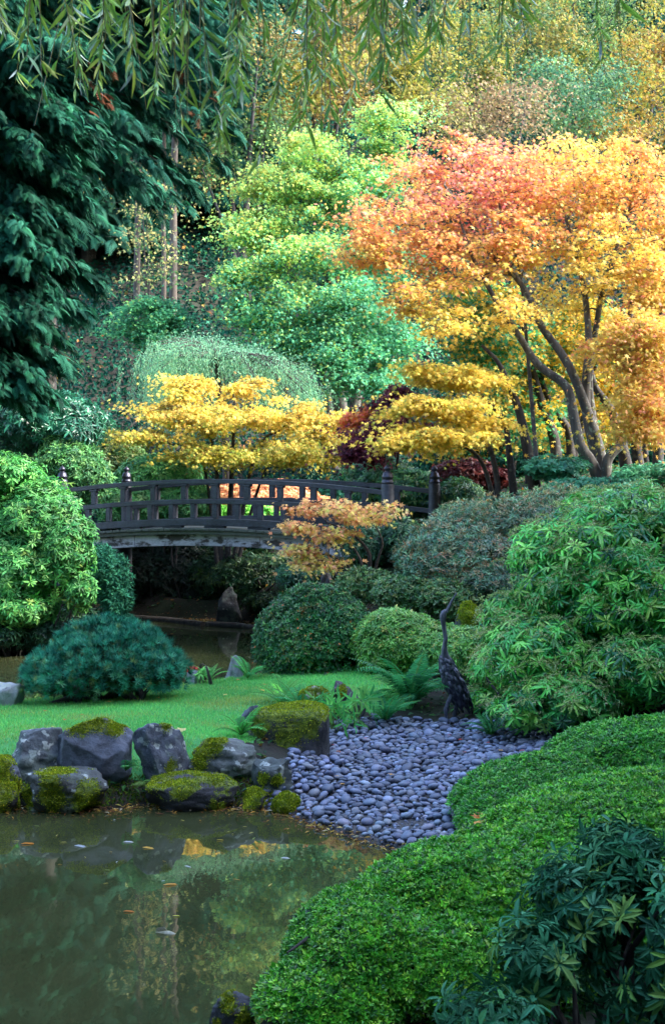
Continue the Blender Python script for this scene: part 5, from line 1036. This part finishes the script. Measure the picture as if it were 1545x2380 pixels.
hill_tree('half hidden yellow brown tree behind the foot of the huge cedar', [(10, 740, 44, 60, 80, 10), (50, 830, 43, 60, 60, 8), (-20, 880, 43, 60, 60, 8)], ['c99a3c', 'd9ac48', 'a8883c', '8a9a4a'], 6500, 43, (20, 960), .14)

# undergrowth on the slope: ivy, ferns and fallen leaves nobody could count
n = 250000
P = np.column_stack([rng.uniform(-26, 26, n), 34+52*rng.random(n)**1.9]); P = P[np.abs(P[:, 0]) < P[:, 1]*.30+1.5]; n = len(P); P3 = np.column_stack([P, gz(P[:, 0], P[:, 1])])
hgt = np.clip(sn(P3, .5, 3)+.4, 0, 1.6)*.5; P3[:, 2] += rng.random(n)*(.12+hgt)
mb = MB(); c = pal(n, ['0e3830', '154638', '0a2822', '1c543e', '2a6040'], [4, 4, 4, 2, 1], .18)
m = rng.random(n) < .02; c[m] = pal(int(m.sum()), ['8a6038', 'a08048', '74502f'], None, .15)
leaves(mb, P3, nrm(rdir(n)+np.array([0, -.4, -.1])), nrm(rdir(n)*.7+np.array([0, -.5, .7])), rng.uniform(.10, .24, n)*(P3[:, 1]/45)**.7, L_quad(.62), c)
tag(mb.build('undergrowth', M_needle), 'dark ivy ferns and fallen leaves covering the wooded slope', 'undergrowth', kind='stuff')
n = 75000                                                  # smaller plants on the banks round the ponds
P = np.column_stack([rng.uniform(-10, 10, n), rng.uniform(4, 35, n)]); sd = np.minimum(poly_sd(P, POND_A), poly_sd(P, POND_B)); ok = (sd > .12) & ~in_lawn(P[:, 0], P[:, 1], -.1) & ~in_beach(P[:, 0], P[:, 1], -.12) & ~((np.abs(P[:, 0]) < 1.0) & (P[:, 1] < 5)); P = P[ok]; n = len(P)
P3 = np.column_stack([P, gz(P[:, 0], P[:, 1])+rng.random(n)*.05]); mb = MB(); c = pal(n, ['2a5a38', '3a6f3f', '1f452f', '4f7f40'], None, .2); m = rng.random(n) < .10; c[m] = pal(int(m.sum()), ['8a5a30', 'b58a40', '6b4528'], None, .15)
leaves(mb, P3, nrm(rdir(n)*[1, 1, .4]), nrm(rdir(n)*.6+UP), rng.uniform(.05, .11, n), L_quad(.5), c); tag(mb.build('ground_cover', M_leaf), 'low dark ground cover on the shady banks', 'ground cover', kind='stuff')

# willow hanging into the top of the view
def willow():
    root = thing('weeping_willow', 'weeping willow trailing long narrow green leaves into the top of the view', 'tree', (-3.4, 3.2, g1(-3.4, 3.2)))
    mb = MB(); b = np.array([-3.4, 3.2, g1(-3.4, 3.2)-.1]); tube(mb, smooth_path([b, [-3.2, 3.5, 2.5], [-2.5, 4.0, 4.6]], 16, .05), np.linspace(.28, .16, 16), 10, 0); mb.build('trunk', M_bark, root)
    limbs = [[(-2.5, 4.0, 4.6), (-1.2, 4.6, 5.7), (.6, 5.0, 6.1), (2.4, 5.4, 6.0)], [(-2.5, 4.0, 4.6), (-1.8, 5.2, 5.7), (-.6, 6.4, 6.2), (.8, 7.2, 6.2)], [(-2.5, 4.0, 4.6), (-2.0, 4.4, 5.2), (-1.0, 4.2, 5.6), (-.1, 4.2, 5.6)]]
    allp = []
    for L_ in limbs:
        q = smooth_path(L_, 20, .05); mb = MB(); tube(mb, q, np.linspace(.13, .03, 20), 7, 0); mb.build('limb', M_bark, root); allp.append(q[3:])
    allp = np.concatenate(allp)
    mb = MB()
    xs_ = [0, 120, 250, 330, 420, 520, 600, 680, 720, 780, 840, 900, 1000, 1100, 1200, 1300, 1420, 1545]
    lo = [130, 330, 210, 250, 300, 360, 330, 420, 430, 380, 300, 210, 190, 160, 130, 110, 190, 150]
    wt = np.array([1.1, 1.5, 1.0, 1.1, 1.4, 1.3, 1.0, 1.3, 1.4, 1.2, .8, .8, .9, .8, .7, .5, .5, .4])
    for k in range(116):
        px = rng.choice(xs_, p=wt/wt.sum())+rng.normal(0, 34); d = rng.uniform(4.4, 7.2); yend = np.interp(px, xs_, lo)*rng.uniform(.3, 1.0)
        end = pix(px, yend, d); j = int(np.argmin(np.linalg.norm((allp-end)[:, :2], axis=1)+rng.random(len(allp))*.5)); st = allp[j]
        top = np.array([end[0]*.85+st[0]*.15, end[1]*.9+st[1]*.1, max(st[2]*.6+end[2]*.4, end[2]+.5)])
        q = smooth_path([st, (st*.5+top*.5)+[0, 0, .12]+rng.normal(0, .1, 3), top+rng.normal(0, .06, 3)*[1, 1, 0], end+rng.normal(0, .04, 3)*[1, 1, 0]], 34, .03); tube(mb, q, np.linspace(.006, .0015, 34), 4, 1, hexl('8a8448'), cap=False)
        seg = np.linalg.norm(np.diff(q, axis=0), axis=1).sum(); m = int(seg/.030); u = np.sort(rng.uniform(.25, 1, m)); Pp = np.column_stack([np.interp(u, np.linspace(0, 1, 34), q[:, i]) for i in range(3)])
        gap = sn(Pp*1.0+k, 2.2, 2) > -.25; Pp = Pp[gap]; m = len(Pp)
        if m: leaves(mb, Pp, nrm(-UP*rng.uniform(.5, 1.1, (m, 1))+rdir(m)*np.array([.75, .75, .25])), rdir(m), rng.uniform(.065, .125, m), L_blade(.16, .02, .2, .6), pal(m, ['9ccc54', 'b4d85c', '78b054', 'ccd868', 'b0ccc0'], [4, 3, 3, 1.5, 1], .15))
    mb.build('crown', [M_gloss, M_gloss], root)
willow()

# tall dense firs added out of view to block sun and low sky: they keep the pond in shade while the hillside behind takes the sun
def shade_tree():
    root = thing('fir_tree', 'tall dense fir added out of view to shade the pond and block low sky', 'tree', (0, 0, 0), 'unseen firs added for shade'); mb = MB()
    tube(mb, smooth_path([[0, 0, -.5], [.1, 0, 9], [0, .1, 24]], 24, .05), np.linspace(.4, .05, 24), 10, 0); mb.build('trunk', M_dark, root); mb = MB()
    k = 9000; z = 1.5+22.5*rng.random(k)**1.15; R = 3.9*(1-(z/25)**1.6)+.15; a = rng.random(k)*6.28; r = R*np.sqrt(rng.random(k)); o = np.column_stack([np.cos(a), np.sin(a), np.zeros(k)]); P = o*r[:, None]+np.column_stack([z*0, z*0, z-.25*r])
    leaves(mb, P, nrm(o+rdir(k)*.5-UP*.35), nrm(UP+rdir(k)*.5), rng.uniform(.7, 1.1, k), SPR, pal(k, ['2a5a48', '376b55', '1f4538'], None, .15)); mb.build('crown', M_needle, root); return root
sh0 = shade_tree()
for i, (x, y) in enumerate([(15, -6), (15.5, -1), (15, 3.5), (15.5, 8), (15, 12), (15.6, 16), (15.2, 19.6), (19.5, 1), (19.5, 6), (19.5, 10.5), (19.5, 14.5), (19.8, 18.5), (-10, -9), (-5, -11), (0, -10), (5, -11), (10, -9), (-15, -3), (-16, 4), (-17, 10)]):
    r_ = sh0 if i == 0 else sh0.copy()
    if i: 
        COL.objects.link(r_)
        for ch in sh0.children: c_ = ch.copy(); COL.objects.link(c_); c_.parent = r_
    r_.location = (x, y, g1(x, y)); r_.rotation_euler = (0, 0, i*1.3)

for i, (px, d, lb) in enumerate([(205, 55, 'dark fir on the slope behind the huge cedar'), (505, 60, 'dark fir on the slope beside the tan leaved maple'), (565, 66, 'taller dark fir behind the tan leaved maple'), (120, 58, 'dark fir partly hidden behind the camellia and huge cedar'), (1060, 88, 'dark fir on the crest above the tan and pink leaved maple'), (1290, 90, 'dark fir on the crest above the teal green leaved tree'), (1500, 88, 'dark fir on the crest above the golden maple'), (820, 92, 'dark fir on the crest above the pale yellow maple')]):
    r_ = sh0.copy(); COL.objects.link(r_)
    for ch in sh0.children: c_ = ch.copy(); COL.objects.link(c_); c_.parent = r_
    x = (px-CX)/F*d; r_.location = (x, d, g1(x, d)); r_.rotation_euler = (0, 0, i*1.9); r_.scale = (.8, .8, .95)
    r_['label'] = lb; r_['group'] = 'dark firs on the slope'
# ------------------------------------------------------------------ fallen leaves, debris, fish, edging
def one_leaf(label, p, size, col, tmpl, rot, group=None, tiltx=.12):
    mb = MB(); a = np.array([[math.cos(rot), math.sin(rot), tiltx]]); leaves(mb, np.zeros((1, 3)), a, UP[None]+rng.normal(0, .12, (1, 3)), size, tmpl, np.array([hexl(col)]))
    o = mb.build('fallen_leaf', M_leaf); o.location = p; return tag(o, label, 'leaf', group)
at0 = lambda px, py, z=0.006: (lambda d: pix(px, py, d))((H-z)*F/(py-HY))
def on_ground(px, py, lift=.012):
    lo, hi = 8., 40.                                       # first place where the sight line meets the ground
    for d in np.linspace(10, 34, 500):
        p = pix(px, py, d)
        if p[2] <= g1(p[0], p[1])+lift: return np.array([p[0], p[1], g1(p[0], p[1])+lift])
    return pix(px, py, 16)
one_leaf('large pale yellow maple leaf lying on the lawn behind the lichen spotted boulder', on_ground(432, 1698, .03), .2, 'e8d090', M5, 2.9)
FL = [(48, 1962, .13, 'd98a2c', 'orange leaf floating beside the reflection of the lichen speckled boulder'), (172, 1966, .12, 'b8c0c8', 'pale grey willow leaf floating under the moss capped boulder'), (285, 1958, .10, 'c9d0d0', 'white willow leaf floating by the reflection of the big boulder'), (330, 1970, .12, 'e0b050', 'long tan leaf floating in front of the lichen spotted boulder'),
      (378, 2058, .13, 'e8a850', 'curled tan leaf floating in the middle of the near pond'), (285, 2119, .09, 'd07a30', 'small rust brown leaf floating at some distance from the curled tan leaf'), (400, 2130, .06, 'b8c040', 'tiny yellow green leaf floating beyond the koi'), (502, 1953, .07, 'e0c050', 'tiny yellow leaf floating by the reflection of the pale stone'), (652, 1995, .08, 'd0d4d8', 'pale willow leaf floating off the tip of the pebble beach')]
for px, py, s, c, lb in FL: one_leaf(lb, at0(px, py), s, c, L_blade(.34, .04, .1), rng.uniform(-.4, .4), None, .02)
for k in range(26):
    px, py = rng.uniform(20, 640), rng.uniform(1900, 2060); p = at0(px, py)
    if poly_sd(p[None, :2], POND_A)[0] < -.1: one_leaf('small willow leaf afloat on the near pond', p, rng.uniform(.035, .07), rng.choice(['c9b860', 'd0d4d8', 'b08a40', '8a9a50']), L_blade(.25, .03, .1), rng.uniform(0, 6.28), 'small leaves afloat on the near pond', .02)
for k in range(26):
    while True:
        x, y = rng.uniform(-3.6, .9), rng.uniform(14.5, 19.8)
        if in_lawn(np.array([x]), np.array([y]), .1)[0]: break
    one_leaf('small orange leaf lying on the green lawn', np.array([x, y, g1(x, y)+.04]), rng.uniform(.06, .10), rng.choice(['e09040', 'd9b050', 'c9603a', 'e0c070']), M3, rng.uniform(0, 6.28), 'small leaves scattered on the lawn')
q = pix(1105, 1927, 10.0)
for k in range(3): one_leaf('orange maple leaf caught on top of the clipped azalea mound', np.array([.97+.04*k, 9.55+.05*k, .80+.02*k]), .08, ['f0a860', 'ee8a4a', 'e8b070'][k], M5, k*1.9, 'orange leaves on the azalea mound', .4)
for k in range(16):
    x, y = rng.uniform(-.2, 2.2), rng.uniform(12.2, 16.4); one_leaf('small red brown leaf fallen among the beach pebbles', np.array([x, y, g1(x, y)+.075]), rng.uniform(.05, .08), rng.choice(['c9503a', 'b5623a', 'd9a050', 'a04040']), M3, rng.uniform(0, 6.28), 'leaves fallen among the pebbles')
# strip of washed up leaves and needles along the waterline
mb = MB()
def litter(poly, i0, i1, n, wd, cols, inn=.1):
    q = poly[i0:i1+1]; s = np.concatenate([[0], np.cumsum(np.linalg.norm(np.diff(q, axis=0), axis=1))]); t = rng.uniform(0, s[-1], n); P = np.column_stack([np.interp(t, s, q[:, 0]), np.interp(t, s, q[:, 1])])+rng.normal(0, wd, (n, 2))-[0, inn]
    z = np.maximum(gz(P[:, 0], P[:, 1]), 0)+.008+rng.random(n)*.01; leaves(mb, np.column_stack([P, z]), nrm(rdir(n)*[1, 1, .15]), nrm(UP+rdir(n)*.3), rng.uniform(.02, .075, n), L_quad(.3), pal(n, cols, None, .2))
litter(POND_A, 2, 11, 1500, .045, ['b0803c', 'd9b048', '7a4a2c', 'a89a50', '5c3a26', 'c9c0a8'], .02)
litter(POND_A, 2, 8, 900, .14, ['7a4a2c', '5c3a26', '9a6a34', 'c9a048'], .12)
litter(POND_B, 8, 14, 1600, .16, ['b0803c', '8a5a30', '7a4a2c', '9a9a80', '5c3a26'], .1)
tag(mb.build('leaf_litter', M_leaf), 'brown and yellow leaves washed up along the waterline', 'leaf litter', kind='stuff')
# sunken log and stone edging on the far bank
for k, (lb, a_, b_, r0) in enumerate([('long dark sunken log edging the far bank under the bridge', (300, 1436), (470, 1452), .10), ('shorter wet log lying end to end with the long sunken log', (480, 1452), (625, 1462), .07)]):
    pa, pb = at0(*a_, .03), at0(*b_, .03); rt = thing('sunken_log', lb, 'log', pa*.5+pb*.5); mb = MB(); tube(mb, smooth_path([pa, pa*.5+pb*.5+[0, .1, .02], pb], 14, .03), np.linspace(r0, r0*.7, 14), 9, 0); mb.build('bark', M_dark, rt)
# koi
c = at0(378, 2183, -.03); koi = thing('koi_carp', 'pale cream koi carp swimming just under the surface of the near pond', 'fish', c)
km, t, p, out = new_mat('cream_koi_skin'); n_ = nd(t, 'ShaderNodeTexNoise', Scale=9.0, Detail=2.0); r_ = ramp(t, [(.45, (.20, .19, .11)), (.62, (.36, .36, .28))]); t.links.new(n_.outputs['Fac'], r_.inputs[0]); t.links.new(r_.outputs[0], p.inputs['Base Color']); p.inputs['Roughness'].default_value = .35
mb = MB(); L_ = .25; xs2 = np.linspace(0, 1, 16); pts = np.column_stack([c[0]+.11-L_*xs2*.98, c[1]+.03*np.sin(xs2*3)+.03*xs2, np.full(16, c[2]+.012)]); tube(mb, pts, np.interp(xs2, [0, .06, .3, .7, .92, 1], [.006, .017, .034, .018, .007, .005]), 10, 0); mb.build('body', km, koi)
e = pts[-1]
for nm, V in (('tail_fin', [e, e+[-.07, .045, .004], e+[-.05, 0, .004], e+[-.08, -.04, .004]]), ('dorsal_fin', [pts[5]+[0, 0, .035], pts[6]+[-.01, .004, .058], pts[9]+[-.01, 0, .045], pts[10]+[0, 0, .02]]), ('side_fin', [pts[4]+[0, -.035, 0], pts[5]+[-.01, -.085, .002], pts[6]+[0, -.075, .002], pts[6]+[0, -.033, 0]])):
    mb = MB(); mb.add(V, np.array([[0, 1, 2, 3]])); o = mb.build(nm, km, koi); md = o.modifiers.new('thick', 'SOLIDIFY'); md.thickness = .003
